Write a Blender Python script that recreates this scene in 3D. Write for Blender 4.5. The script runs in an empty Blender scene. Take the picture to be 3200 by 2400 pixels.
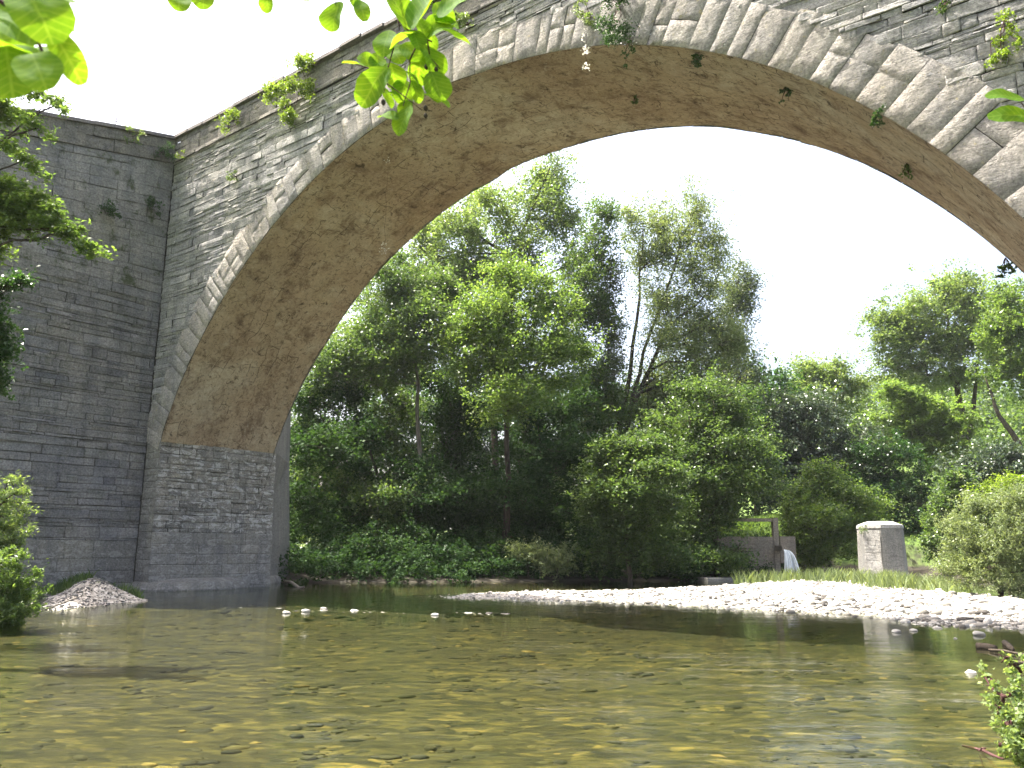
import bpy, math, random
import numpy as np
from mathutils import Vector, noise as mnoise
random.seed(7); RNG = np.random.default_rng(7)
S = bpy.context.scene; C = S.collection
R_ = math.radians

# ------------------------------------------------------------------ camera
FPX, PITCH, ROLL, CAMZ = 2548.3, .1976, .0089, 1.5
cam = bpy.data.cameras.new('camera'); cam.sensor_width = 36; cam.lens = 36*FPX/3200; cam.clip_start = .05; cam.clip_end = 3000
cam.dof.use_dof = True; cam.dof.focus_distance = 24; cam.dof.aperture_fstop = 7.1
co = bpy.data.objects.new('camera', cam); C.objects.link(co); S.camera = co
co.location = (0, 0, CAMZ)
from mathutils import Matrix
co.rotation_euler = (Matrix.Rotation(math.pi/2+PITCH, 3, 'X') @ Matrix.Rotation(ROLL, 3, 'Z')).to_euler()

# bridge axes: A runs along the bridge (towards the far pier), N away from the viewer, across it
TH = R_(-52.464); DIST = 14.456
A = np.array([math.sin(TH), math.cos(TH)]); N = np.array([A[1], -A[0]])
SC, ZC, RA, WID = 13.07, -.67, 14.106, 4.608

# ------------------------------------------------------------------ sky, sun, exposure
SUN = np.array([.44*A[0]-.10*N[0], .44*A[1]-.10*N[1], 1.0]); SUN /= np.linalg.norm(SUN)
elev = math.asin(SUN[2]); azim = math.atan2(SUN[0], SUN[1])
w = bpy.data.worlds.new('World'); S.world = w; w.use_nodes = True
nt = w.node_tree; bg = nt.nodes['Background']
sky = nt.nodes.new('ShaderNodeTexSky'); sky.sky_type = 'NISHITA'; sky.sun_disc = False
sky.sun_elevation = elev; sky.sun_rotation = azim; sky.dust_density = 9.0; sky.air_density = 1.0; sky.ozone_density = 1.0
nt.links.new(sky.outputs[0], bg.inputs[0]); bg.inputs[1].default_value = .15
sl = bpy.data.lights.new('sun', 'SUN'); sl.energy = 5.0; sl.angle = R_(.5); sl.color = (1, .95, .87)
so = bpy.data.objects.new('sun', sl); C.objects.link(so)
so.rotation_euler = Vector(SUN).to_track_quat('Z', 'Y').to_euler()
S.view_settings.view_transform = 'Standard'; S.view_settings.look = 'None'
S.view_settings.exposure = 2.05; S.view_settings.gamma = 1
S.render.engine = 'CYCLES'
S.cycles.max_bounces = 8; S.cycles.transparent_max_bounces = 12; S.cycles.diffuse_bounces = 4

# ------------------------------------------------------------------ placing helpers
def ray(px, py):
    x = (px-1600)/FPX; y = (1200-py)/FPX; c, s = math.cos(ROLL), math.sin(ROLL); x, y = c*x-s*y, s*x+c*y
    return np.array([x, math.cos(PITCH)-y*math.sin(PITCH), math.sin(PITCH)+y*math.cos(PITCH)])
def at(px, py, d):
    r = ray(px, py); X = r*(d/r[1]); X[2] += CAMZ; return X
def ground(px, py, z=0.):
    r = ray(px, py); X = r*((z-CAMZ)/r[2]); X[2] += CAMZ; return X
def br(s, n, z):
    p = A*s+N*(DIST+n); return (p[0], p[1], z)
def face(px, py, off=0):
    r = ray(px, py); t = (DIST+off)/(r[:2]@N); X = r*t; return float(X[:2]@A), X[2]+CAMZ
def onwing(px, py, s=26.8):
    r = ray(px, py); t = s/(r[:2]@A); X = r*t; return float(X[:2]@N)-DIST, X[2]+CAMZ
def onsoffit(px, py):
    r = ray(px, py)
    lo = DIST/(r[:2]@N)
    for i in range(4000):
        t = lo*(1+i*.0006); X = r*t; s = X[:2]@A; z = X[2]+CAMZ
        if math.hypot(s-SC, z-ZC) >= RA-.02: return np.array([X[0], X[1], z])
    return np.array([X[0], X[1], z])

# ------------------------------------------------------------------ object helpers
def tag(o, label=None, cat=None, group=None, kind=None):
    if label: o['label'] = label
    if cat: o['category'] = cat
    if group: o['group'] = group
    if kind: o['kind'] = kind
    return o
def empty(name, loc, label, cat, group=None):
    o = bpy.data.objects.new(name, None); C.objects.link(o); o.location = loc; o.empty_display_size = .2
    return tag(o, label, cat, group)
def link(name, me, mat, parent=None):
    o = bpy.data.objects.new(name, me); C.objects.link(o)
    if mat: me.materials.append(mat)
    if parent:
        o.parent = parent; o.location = -Vector(parent.location)
    return o
def mesh_np(name, V, F, mat, parent=None, smooth=False, uv=None):
    V = np.asarray(V, dtype=np.float32); F = np.asarray(F, dtype=np.int32); k = F.shape[1]
    me = bpy.data.meshes.new(name)
    me.vertices.add(len(V)); me.vertices.foreach_set('co', V.ravel())
    me.loops.add(F.size); me.loops.foreach_set('vertex_index', F.ravel())
    me.polygons.add(len(F)); me.polygons.foreach_set('loop_start', np.arange(0, F.size, k, dtype=np.int32))
    me.polygons.foreach_set('loop_total', np.full(len(F), k, dtype=np.int32))
    if smooth: me.polygons.foreach_set('use_smooth', np.ones(len(F), dtype=bool))
    if uv is not None:
        l = me.uv_layers.new(name='UVMap'); l.data.foreach_set('uv', np.asarray(uv, dtype=np.float32)[F.ravel()].ravel())
    me.update(calc_edges=True); me.validate()
    return link(name, me, mat, parent)
class MB:
    def __init__(s): s.v = []; s.f = []; s.uv = []
    def add(s, vs, fs, uv=None):
        b = len(s.v); s.v += [tuple(v) for v in vs]; s.f += [tuple(b+i for i in f) for f in fs]
        s.uv += list(uv) if uv is not None else [(0, 0)]*len(vs)
    def hexa(s, p):   # 8 points: 4 bottom (ccw), 4 top
        s.add(p, [(3, 2, 1, 0), (4, 5, 6, 7), (0, 1, 5, 4), (1, 2, 6, 5), (2, 3, 7, 6), (3, 0, 4, 7)])
    def tube(s, pts, rad, n=6):
        pts = [Vector(p) for p in pts]; rows = []
        for i, p in enumerate(pts):
            d = (pts[min(i+1, len(pts)-1)]-pts[max(i-1, 0)]).normalized()
            u = d.orthogonal().normalized() if i == 0 else (u-d*u.dot(d)).normalized()
            v = d.cross(u); r = rad[i]
            rows.append([p+(u*math.cos(2*math.pi*k/n)+v*math.sin(2*math.pi*k/n))*r for k in range(n)])
        vs = [q for r in rows for q in r]; fs = []
        for i in range(len(rows)-1):
            for k in range(n):
                fs.append((i*n+k, i*n+(k+1) % n, (i+1)*n+(k+1) % n, (i+1)*n+k))
        fs.append(tuple(range(n))[::-1]); fs.append(tuple((len(rows)-1)*n+k for k in range(n)))
        s.add(vs, fs)
    def build(s, name, mat, parent=None, smooth=False):
        me = bpy.data.meshes.new(name); me.from_pydata(s.v, [], s.f)
        l = me.uv_layers.new(name='UVMap')
        idx = np.zeros(len(me.loops), dtype=np.int32); me.loops.foreach_get('vertex_index', idx)
        l.data.foreach_set('uv', np.array(s.uv, dtype=np.float32)[idx].ravel())
        if smooth: me.polygons.foreach_set('use_smooth', np.ones(len(me.polygons), dtype=bool))
        me.update(); return link(name, me, mat, parent)

# ------------------------------------------------------------------ materials
class NT:
    def __init__(s, name):
        s.m = bpy.data.materials.new(name); s.m.use_nodes = True; s.t = s.m.node_tree; s.b = s.t.nodes['Principled BSDF']
        s.out = s.t.nodes['Material Output']
    def n(s, ty, **k):
        x = s.t.nodes.new(ty)
        for a, v in k.items():
            if a.startswith('i_'):
                key = a[2:]; key = int(key) if key.isdigit() else key.replace('_', ' ')
                x.inputs[key].default_value = v
            else: setattr(x, a, v)
        return x
    def l(s, a, b): s.t.links.new(a, b)
    def obj(s, scale=(1, 1, 1)):
        g = s.n('ShaderNodeNewGeometry'); mp = s.n('ShaderNodeMapping'); mp.inputs['Scale'].default_value = scale
        s.l(g.outputs['Position'], mp.inputs[0]); return mp.outputs[0]
    def noise(s, vec, sc, det=5, ro=.6, dist=0):
        x = s.n('ShaderNodeTexNoise', i_Scale=sc, i_Detail=det, i_Roughness=ro, i_Distortion=dist); s.l(vec, x.inputs['Vector']); return x.outputs['Fac']
    def ramp(s, fac, stops):
        x = s.n('ShaderNodeValToRGB'); e = x.color_ramp.elements
        while len(e) < len(stops): e.new(.5)
        for q, (p, c) in zip(e, stops): q.position = p; q.color = (*c, 1) if len(c) == 3 else c
        s.l(fac, x.inputs[0]); return x.outputs[0]
    def mix(s, f, a, b, mode='MIX'):
        x = s.n('ShaderNodeMix', data_type='RGBA', blend_type=mode)
        for v, i in ((f, 0), (a, 6), (b, 7)):
            if isinstance(v, (int, float)): x.inputs[i].default_value = v
            elif isinstance(v, tuple): x.inputs[i].default_value = (*v, 1)
            else: s.l(v, x.inputs[i])
        return x.outputs[2]
    def math(s, op, a, b=0.):
        x = s.n('ShaderNodeMath', operation=op)
        for v, i in ((a, 0), (b, 1)):
            if isinstance(v, (int, float)): x.inputs[i].default_value = v
            else: s.l(v, x.inputs[i])
        return x.outputs[0]
    def bump(s, h, st, dist, prev=None):
        x = s.n('ShaderNodeBump', i_Strength=st, i_Distance=dist); s.l(h, x.inputs['Height'])
        if prev is not None: s.l(prev, x.inputs['Normal'])
        return x.outputs[0]
    def fin(s, col, rough=.9, nrm=None, spec=.2):
        if isinstance(col, tuple): s.b.inputs['Base Color'].default_value = (*col, 1)
        else: s.l(col, s.b.inputs['Base Color'])
        s.b.inputs['Roughness'].default_value = rough; s.b.inputs['Specular IOR Level'].default_value = spec
        if nrm is not None: s.l(nrm, s.b.inputs['Normal'])
        return s.m
G = (.5, .5, .5)
def stone_mat(name, cols, patina=(.30, .27, .22), dark=(.09, .085, .08), moss=.0, lichen=.0, bump=.03, white=0., darkamt=.45, pits=1.0, strata=.45):
    t = NT(name); P = t.obj()
    isl = t.n('ShaderNodeNewGeometry').outputs['Random Per Island']
    n = len(cols); base = t.ramp(isl, [(i/(n-1), c) for i, c in enumerate(cols)])
    big = t.noise(P, .35, 5, .6); mid = t.noise(P, 2.2, 8, .7, .3); fine = t.noise(P, 18, 8, .75)
    c = t.mix(t.ramp(big, [(.42, (0, 0, 0)), (.62, (.7, .7, .7))]), base, patina)
    c = t.mix(t.math('MULTIPLY', t.ramp(mid, [(.5, (0, 0, 0)), (.68, (1, 1, 1))]), darkamt), c, dark)
    strat = t.noise(t.obj((.7, .7, 5.5)), 2.4, 8, .75, .4); stain = t.noise(t.obj((1.6, 1.6, .22)), 1.3, 6, .65)
    c = t.mix(t.math('MULTIPLY', t.ramp(strat, [(.53, (0, 0, 0)), (.63, (1, 1, 1))]), strata), c, dark)
    c = t.mix(.6, c, t.ramp(stain, [(.35, (.62, .64, .68)), (.65, (1.2, 1.17, 1.1))]), 'MULTIPLY')
    c = t.mix(.75, c, t.ramp(fine, [(.32, (.3, .3, .3)), (.68, (1.5, 1.5, 1.5))]), 'MULTIPLY')
    if white:
        sp = t.noise(t.obj((1, 1, 2.2)), 2.6, 6, .75, .6)
        c = t.mix(t.math('MULTIPLY', t.ramp(sp, [(.53, (0, 0, 0)), (.56, (1, 1, 1))]), white), c, (.52, .51, .48))
    if lichen:
        sp = t.noise(P, 5.5, 6, .7)
        c = t.mix(t.math('MULTIPLY', t.ramp(sp, [(.62, (0, 0, 0)), (.68, (1, 1, 1))]), lichen), c, (.33, .27, .07))
    if moss:
        sp = t.noise(P, 1.7, 7, .7)
        c = t.mix(t.math('MULTIPLY', t.ramp(sp, [(.54, (0, 0, 0)), (.64, (1, 1, 1))]), moss), c, (.045, .06, .018))
    v = t.n('ShaderNodeTexVoronoi', i_Scale=9.); t.l(t.obj((1, 1, 1.6)), v.inputs['Vector'])
    pit = t.ramp(v.outputs['Distance'], [(.0, (0, 0, 0)), (.28, (1, 1, 1))])
    pk = t.ramp(t.noise(P, 6.5, 6, .8), [(.60, (0, 0, 0)), (.66, (1, 1, 1))]); c = t.mix(t.math('MULTIPLY', pk, .6*min(1, pits)), c, (.05, .045, .04))
    nr = t.bump(mid, .9, bump*2); nr = t.bump(strat, .9, bump*3.2*strata, nr); nr = t.bump(pk, -.7, bump, nr); nr = t.bump(fine, .9, bump*.5, nr); nr = t.bump(pit, .35*pits, bump*.5, nr)
    return t.fin(c, .93, nr, .15)
M = {}
M['spandrel'] = stone_mat('grey_schist', [(.24, .235, .23), (.33, .32, .305), (.26, .255, .25), (.38, .365, .34), (.18, .18, .18)], patina=(.36, .34, .305), lichen=.35, darkamt=.4)
M['ring'] = stone_mat('arch_ring_stone', [(.31, .29, .265), (.36, .335, .30), (.275, .26, .24)], patina=(.38, .335, .28), lichen=.5, darkamt=.4, pits=1.5, strata=.25, bump=.05)
M['mortar'] = stone_mat('old_mortar', [(.07, .065, .058), (.09, .083, .07)], patina=(.11, .10, .085))
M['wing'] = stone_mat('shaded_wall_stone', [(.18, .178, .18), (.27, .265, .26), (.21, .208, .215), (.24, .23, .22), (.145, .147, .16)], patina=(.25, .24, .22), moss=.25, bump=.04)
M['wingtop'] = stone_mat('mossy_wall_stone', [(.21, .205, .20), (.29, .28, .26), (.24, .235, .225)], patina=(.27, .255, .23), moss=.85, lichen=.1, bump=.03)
M['pier'] = stone_mat('pier_stone', [(.21, .20, .185), (.29, .28, .255), (.24, .23, .21), (.15, .15, .148), (.33, .31, .27)], patina=(.28, .26, .22), white=.6, bump=.04)
M['parapet'] = stone_mat('parapet_stone', [(.20, .185, .165), (.27, .25, .215), (.17, .16, .15)], patina=(.26, .235, .195), lichen=.35, moss=.35, bump=.05, darkamt=.7)
M['coping'] = stone_mat('coping_stone', [(.13, .115, .105), (.18, .16, .145)], patina=(.16, .14, .125), bump=.03)
M['base'] = stone_mat('smooth_base_stone', [(.17, .165, .155), (.20, .19, .17), (.155, .15, .145)], patina=(.21, .20, .165), bump=.012, darkamt=.25, white=.2, strata=.12)
M['starling'] = stone_mat('starling_render', [(.21, .20, .18), (.23, .22, .195)], patina=(.19, .18, .155), bump=.015, darkamt=.3)

def soffit_mat():
    t = NT('ochre_soffit'); uv = t.n('ShaderNodeUVMap'); uv.uv_map = 'UVMap'; P = t.obj()
    warp = t.n('ShaderNodeTexNoise', i_Scale=.9, i_Detail=5.); t.l(uv.outputs[0], warp.inputs['Vector'])
    add = t.n('ShaderNodeMixRGB', blend_type='ADD'); add.inputs[0].default_value = .7
    t.l(uv.outputs[0], add.inputs[1]); t.l(warp.outputs['Color'], add.inputs[2])
    br_ = t.n('ShaderNodeTexBrick', i_Scale=1., i_Mortar_Size=.012, i_Brick_Width=.85, i_Row_Height=.42, i_Mortar_Smooth=.2); br_.offset = .43; br_.squash = .7; br_.squash_frequency = 3
    t.l(add.outputs[0], br_.inputs['Vector'])
    br_.inputs['Color1'].default_value = (.36, .36, .36, 1); br_.inputs['Color2'].default_value = (.62, .62, .62, 1); br_.inputs['Mortar'].default_value = (.2, .2, .2, 1)
    big = t.noise(P, .3, 6, .62, .4); mid = t.noise(P, 1.5, 9, .72, .5); fine = t.noise(P, 13, 8, .75)
    strat = t.noise(t.obj((1, 1, 1)), 3.2, 9, .8, 1.0)
    c = t.ramp(big, [(.30, (.29, .205, .13)), (.5, (.40, .315, .215)), (.68, (.48, .42, .32))])
    c = t.mix(.5, c, t.ramp(br_.outputs['Color'], [(.3, (.72, .70, .68)), (.65, (1.2, 1.2, 1.2))]), 'MULTIPLY')
    c = t.mix(t.math('MULTIPLY', t.ramp(mid, [(.50, (0, 0, 0)), (.66, (1, 1, 1))]), .7), c, (.11, .065, .04))
    f2 = t.noise(P, 4.5, 10, .85, .6); c = t.mix(t.math('MULTIPLY', t.ramp(f2, [(.54, (0, 0, 0)), (.59, (1, 1, 1))]), .75), c, (.085, .06, .04)); c = t.mix(t.math('MULTIPLY', t.ramp(f2, [(.38, (1, 1, 1)), (.45, (0, 0, 0))]), .5), c, (.52, .46, .36))
    c = t.mix(t.math('MULTIPLY', t.ramp(strat, [(.575, (0, 0, 0)), (.63, (1, 1, 1))]), .85), c, (.05, .036, .026))
    c = t.mix(.5, c, t.ramp(fine, [(.3, (.5, .5, .5)), (.7, (1.3, 1.3, 1.3))]), 'MULTIPLY')
    # broken joints
    jn = t.noise(P, .9, 3, .5)
    jm = t.math('MULTIPLY', br_.outputs['Fac'], t.ramp(jn, [(.52, (0, 0, 0)), (.6, (1, 1, 1))]))
    fl = t.ramp(t.noise(P, 7, 7, .8, .5), [(.6, (0, 0, 0)), (.64, (1, 1, 1))]); c = t.mix(t.math('MULTIPLY', fl, .8), c, (.04, .03, .022))
    c = t.mix(t.math('MULTIPLY', jm, .7), c, (.05, .036, .025))
    v = t.n('ShaderNodeTexVoronoi', i_Scale=2.3, feature='DISTANCE_TO_EDGE'); t.l(add.outputs[0], v.inputs['Vector'])
    cr = t.ramp(v.outputs['Distance'], [(.0, (1, 1, 1)), (.014, (0, 0, 0))]); cm = t.ramp(t.noise(P, 1.3, 3, .5), [(.55, (0, 0, 0)), (.62, (1, 1, 1))])
    ck = t.math('MULTIPLY', cr, cm); c = t.mix(t.math('MULTIPLY', ck, .85), c, (.04, .03, .02))
    nr = t.bump(mid, 1., .14); nr = t.bump(strat, .9, .06, nr); nr = t.bump(fine, .9, .03, nr); nr = t.bump(fl, -.8, .03, nr); nr = t.bump(jm, -.6, .02, nr); nr = t.bump(ck, -.8, .03, nr)
    return t.fin(c, .95, nr, .1)
M['soffit'] = soffit_mat()

def leaf_mat(name, c1, c2, trans=.45, tcol=None, gloss=.35, spec=.35, tgain=1.5):
    t = NT(name); g = t.n('ShaderNodeNewGeometry')
    r = t.ramp(g.outputs['Random Per Island'], [(0., c1), (.65, tuple((a+b)/2 for a, b in zip(c1, c2))), (1., c2)])
    big = t.noise(t.obj(), .45, 3, .5)
    c = t.mix(.6, r, t.ramp(big, [(.35, (.65, .72, .7)), (.65, (1.25, 1.2, 1.0))]), 'MULTIPLY')
    t.fin(c, gloss, None, spec)
    tr = t.n('ShaderNodeBsdfTranslucent'); ms = t.n('ShaderNodeMixShader', i_0=trans)
    tc = t.mix(1., c, tcol or (tgain*1.1, tgain*1.1, tgain*.5), 'MULTIPLY'); t.l(tc, tr.inputs[0])
    t.l(t.b.outputs[0], ms.inputs[1]); t.l(tr.outputs[0], ms.inputs[2]); t.l(ms.outputs[0], t.out.inputs[0]); return t.m
M['lf_mid'] = leaf_mat('green_leaves', (.045, .085, .030), (.105, .155, .055))
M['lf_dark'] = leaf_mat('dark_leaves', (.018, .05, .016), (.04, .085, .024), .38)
M['lf_bright'] = leaf_mat('bright_leaves', (.07, .125, .034), (.145, .205, .065), .5)
M['lf_pale'] = leaf_mat('pale_leaves', (.09, .145, .058), (.18, .235, .10), .5, tgain=1.35)
M['lf_blue'] = leaf_mat('bluish_leaves', (.07, .10, .062), (.13, .16, .095), .35, tgain=1.1)
M['lf_shade'] = leaf_mat('shade_tinted_leaves', (.018, .045, .016), (.045, .085, .03), .3, gloss=.6, spec=.08)  # leaf colour darkened to stand in for shade under the overhanging trees
M['lf_oak'] = leaf_mat('oak_leaves', (.03, .056, .032), (.10, .135, .09), .2, gloss=.3, spec=.6)
M['lf_yellow'] = leaf_mat('yellow_green_leaves', (.095, .15, .022), (.16, .22, .045), .55)
M['lf_willow'] = leaf_mat('willow_leaves', (.12, .165, .08), (.23, .275, .15), .4, tgain=1.2)
M['lf_dry'] = leaf_mat('dry_leaves', (.10, .07, .04), (.22, .15, .11), .3, tcol=(1.1, .9, .7))
M['petal'] = leaf_mat('white_petals', (.6, .58, .55), (.75, .73, .7), .4, tcol=(1, 1, 1))
def bark_mat(name, a, b):
    t = NT(name); n1 = t.noise(t.obj((1, 1, .25)), 9, 6, .7)
    return t.fin(t.ramp(n1, [(.35, a), (.65, b)]), .9, t.bump(n1, .8, .03), .1)
M['bark'] = bark_mat('dark_bark', (.03, .024, .018), (.085, .07, .055))
M['bark_pale'] = bark_mat('pale_bark', (.09, .08, .065), (.20, .18, .15))
M['twig'] = bark_mat('twig_bark', (.045, .02, .02), (.09, .05, .045))

# ------------------------------------------------------------------ noise on numpy grids
def vnoise(x, y, seed=0):
    def h(i, j):
        n = (i.astype(np.int64)*374761393+j.astype(np.int64)*668265263+seed*144665) & 0x7fffffff
        n = ((n ^ (n >> 13))*1274126177) & 0x7fffffff
        return (n ^ (n >> 16) & 0xffff) % 65536/65536.
    xi, yi = np.floor(x), np.floor(y); fx, fy = x-xi, y-yi; fx = fx*fx*(3-2*fx); fy = fy*fy*(3-2*fy)
    return (h(xi, yi)*(1-fx)+h(xi+1, yi)*fx)*(1-fy)+(h(xi, yi+1)*(1-fx)+h(xi+1, yi+1)*fx)*fy
def fbm(x, y, sc, seed=0, o=4):
    r = 0; a = .5
    for k in range(o): r = r+a*vnoise(x*sc, y*sc, seed+k); a *= .5; sc *= 2.03
    return r
def sdf(x, y, poly):    # >0 inside
    P = np.array(poly); d = np.full(x.shape, 1e9); ins = np.zeros(x.shape, bool)
    for i in range(len(P)):
        a, b = P[i], P[(i+1) % len(P)]; e = b-a; wx, wy = x-a[0], y-a[1]
        t = np.clip((wx*e[0]+wy*e[1])/(e@e), 0, 1); d = np.minimum(d, np.hypot(wx-e[0]*t, wy-e[1]*t))
        c = ((a[1] > y) != (b[1] > y)) & (x < (b[0]-a[0])*(y-a[1])/(b[1]-a[1]+1e-12)+a[0]); ins ^= c
    return np.where(ins, d, -d)
def sm(t): t = np.clip(t, 0, 1); return t*t*(3-2*t)
g2 = lambda px, py: tuple(ground(px, py)[:2])
BAR = [g2(*p) for p in ((1290, 1862), (1500, 1851), (1900, 1845), (2250, 1831), (2500, 1812), (2760, 1801), (2900, 1815), (2935, 1850))]+[(17, 25), (30, 24), (30, 12), (13, 14.5)]+[g2(*p) for p in ((3250, 1972), (3050, 1958), (2900, 1962), (2780, 1938), (2650, 1922), (2400, 1916), (2150, 1896), (1850, 1880), (1600, 1878), (1400, 1874))]
MOUND = [g2(*p) for p in ((170, 1905), (330, 1889), (440, 1878), (410, 1862), (310, 1852), (150, 1852))]
FARB = [(-60, 30), (-20, 33), (-14, 34.5), (-7.9, 34.8), (3.1, 38.9), (10.5, 41.5), (12.5, 43), (16, 47), (20, 56), (40, 60), (300, 70)]
def height(x, y):
    h = -.28-.22*fbm(x, y, .35, 3)-.12*sm((16-y)/8)
    d = sdf(x, y, BAR)+(fbm(x, y, .8, 9)-.47)*1.6
    h = np.maximum(h, -.03-.16*(1-sm((d+3.2)/3.2))+.15*sm(d/2.5))
    d = sdf(x, y, MOUND)+(fbm(x, y, 1.2, 5)-.47)*.7
    h = np.maximum(h, -.4+.42*sm((d+.9)/.9)+.55*sm(d/1.3))
    # shallow riffle of stones joining the mound to the bar
    h = np.maximum(h, -.05-.5*sm(np.abs(y-(20.6-.14*(x+9)))/1.6)-.1*(x > 2))
    yb = np.interp(x, [p[0] for p in FARB], [p[1] for p in FARB])
    d = y-yb+(fbm(x, y, .5, 11)-.47)*1.5
    h = np.where(d > -1.5, np.maximum(h, -.35+.45*sm((d+1.5)/1.5)+1.1*sm(d/5)+.02*np.maximum(d, 0)), h)
    rr = sm((x-6)/14)*sm((y-43)/10)*sm((80-np.abs(x-20))/30)
    h = h+np.where(d > -1., 2.4*rr, 0)
    hill = sm((y-62)/70)*sm((x-2)/30); h = h+np.where(d > 0, 17*hill, 0)
    # left bank
    d = -x-np.interp(y, [-20, 5, 12, 17, 21, 26, 40], [6, 8, 9.6, 10.9, 12.1, 18., 18])
    h = np.where(y < 33, np.maximum(h, -.5+.6*sm((d+1)/1)+1.5*sm(d/7)+3*sm((d-5)/15)), h)
    # near right bank
    d = x-np.interp(y, [-20, 3, 6.3, 7.5, 9.5, 12], [2.2, 2.2, 3.95, 5.2, 8.5, 14])+(fbm(x, y, 2, 21)-.47)*.3
    h = np.where(y < 12, np.maximum(h, -.4+.48*sm((d+.7)/.7)+.9*sm(d/4)), h)
    d = x-22; h = np.maximum(h, np.where(y < 60, -.4+2*sm(d/12), h))
    d = -y-1.; h = np.maximum(h, -.5+1.2*sm(d/2))
    return h
def hz(x, y): return float(height(np.array([float(x)]), np.array([float(y)]))[0])

# ------------------------------------------------------------------ ground, river bed, water
def ground_mat():
    t = NT('river_ground'); P = t.obj(); g = t.n('ShaderNodeNewGeometry'); sx = t.n('ShaderNodeSeparateXYZ'); t.l(g.outputs['Position'], sx.inputs[0])
    z = sx.outputs[2]; y = sx.outputs[1]
    v = t.n('ShaderNodeTexVoronoi', i_Scale=6.5); t.l(t.obj((.8, 1.3, 1)), v.inputs['Vector']); v2 = t.n('ShaderNodeTexVoronoi', i_Scale=17.); t.l(P, v2.inputs['Vector'])
    sep = t.n('ShaderNodeSeparateColor'); t.l(v.outputs['Color'], sep.inputs[0])
    bed = t.ramp(sep.outputs[0], [(0, (.012, .012, .008)), (.3, (.024, .022, .012)), (.6, (.040, .035, .016)), (.88, (.060, .052, .022)), (1, (.10, .08, .032))])
    bed = t.mix(t.ramp(t.noise(P, .5, 5, .6), [(.4, (0, 0, 0)), (.65, (.8, .8, .8))]), bed, (.025, .023, .013))
    st_ = t.noise(t.obj((.8, 2.6, 1)), 4.2, 7, .68, 1.2); bed = t.mix(.85, bed, t.ramp(st_, [(.36, (.35, .36, .42)), (.5, (1., 1., 1.)), (.62, (2.3, 2.1, 1.5))]), 'MULTIPLY')  # streaks painted into the bed colour for ripple caustics and refraction
    sep2 = t.n('ShaderNodeSeparateColor'); t.l(v2.outputs['Color'], sep2.inputs[0])
    grav = t.ramp(sep2.outputs[1], [(0, (.12, .11, .09)), (.5, (.27, .25, .22)), (1, (.42, .40, .36))])
    grass = t.ramp(t.noise(P, 3, 6, .7), [(.35, (.03, .055, .012)), (.65, (.11, .17, .03))])
    earth = t.ramp(t.noise(P, 2, 6, .7), [(.35, (.018, .016, .010)), (.65, (.045, .038, .026))])
    veg = t.mix(t.ramp(t.noise(P, .25, 4, .6), [(.45, (0, 0, 0)), (.55, (1, 1, 1))]), earth, grass)
    veg = t.mix(t.ramp(z, [(.0, (0, 0, 0)), (1., (1, 1, 1))]) if False else t.math('GREATER_THAN', z, 1.9), veg, grass)
    wet = t.n('ShaderNodeMapRange'); t.l(z, wet.inputs[0]); wet.inputs[1].default_value = -.04; wet.inputs[2].default_value = .02
    ga = t.n('ShaderNodeAttribute', attribute_name='gravel'); grav = t.mix(ga.outputs['Fac'], earth, grav)
    c = t.mix(wet.outputs[0], bed, grav)
    zz = t.math('ADD', z, t.math('MULTIPLY', t.math('SUBTRACT', t.noise(P, 1.1, 4, .6), .5), .5))
    vm = t.n('ShaderNodeMapRange'); t.l(zz, vm.inputs[0]); vm.inputs[1].default_value = .42; vm.inputs[2].default_value = .6
    c = t.mix(vm.outputs[0], c, veg)
    h = t.mix(.5, v.outputs['Distance'], v2.outputs['Distance'])
    nr = t.bump(h, -.9, .06); nr = t.bump(t.noise(P, 30, 6, .7), .6, .012, nr)
    return t.fin(c, .9, nr, .25)
M['ground'] = ground_mat()
def axis_steps(lo, hi, near0, near1, fine, grow=1.12):
    v = list(np.arange(near0, near1, fine)); s = fine
    a = near1
    while a < hi: v.append(a); s *= grow; a += s
    v.append(hi); s = fine; a = near0-fine
    while a > lo: v.insert(0, a); s *= grow; a -= s
    v.insert(0, lo); return np.array(v)
xs = axis_steps(-700, 700, -16, 22, .2); ys = axis_steps(-300, 1500, 3, 46, .2)
X, Y = np.meshgrid(xs, ys); Z = height(X, Y)+.06*(fbm(X, Y, 3.1, 40)-.47)*(np.abs(X) < 60)
nx, ny = len(xs), len(ys); I = np.arange(nx*ny).reshape(ny, nx)
F = np.stack([I[:-1, :-1], I[:-1, 1:], I[1:, 1:], I[1:, :-1]], -1).reshape(-1, 4)
go = mesh_np('ground', np.stack([X, Y, Z], -1).reshape(-1, 3), F, M['ground'], smooth=True); tag(go, kind='structure')
at_ = go.data.attributes.new('gravel', 'FLOAT', 'POINT'); wob_ = (fbm(X, Y, .9, 3)-.47)*2
at_.data.foreach_set('value', np.maximum(sm((sdf(X, Y, BAR)+wob_+2.2)/1.2), sm((sdf(X, Y, MOUND)+wob_*.5+1.)/.8)).astype(np.float32).ravel())

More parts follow.
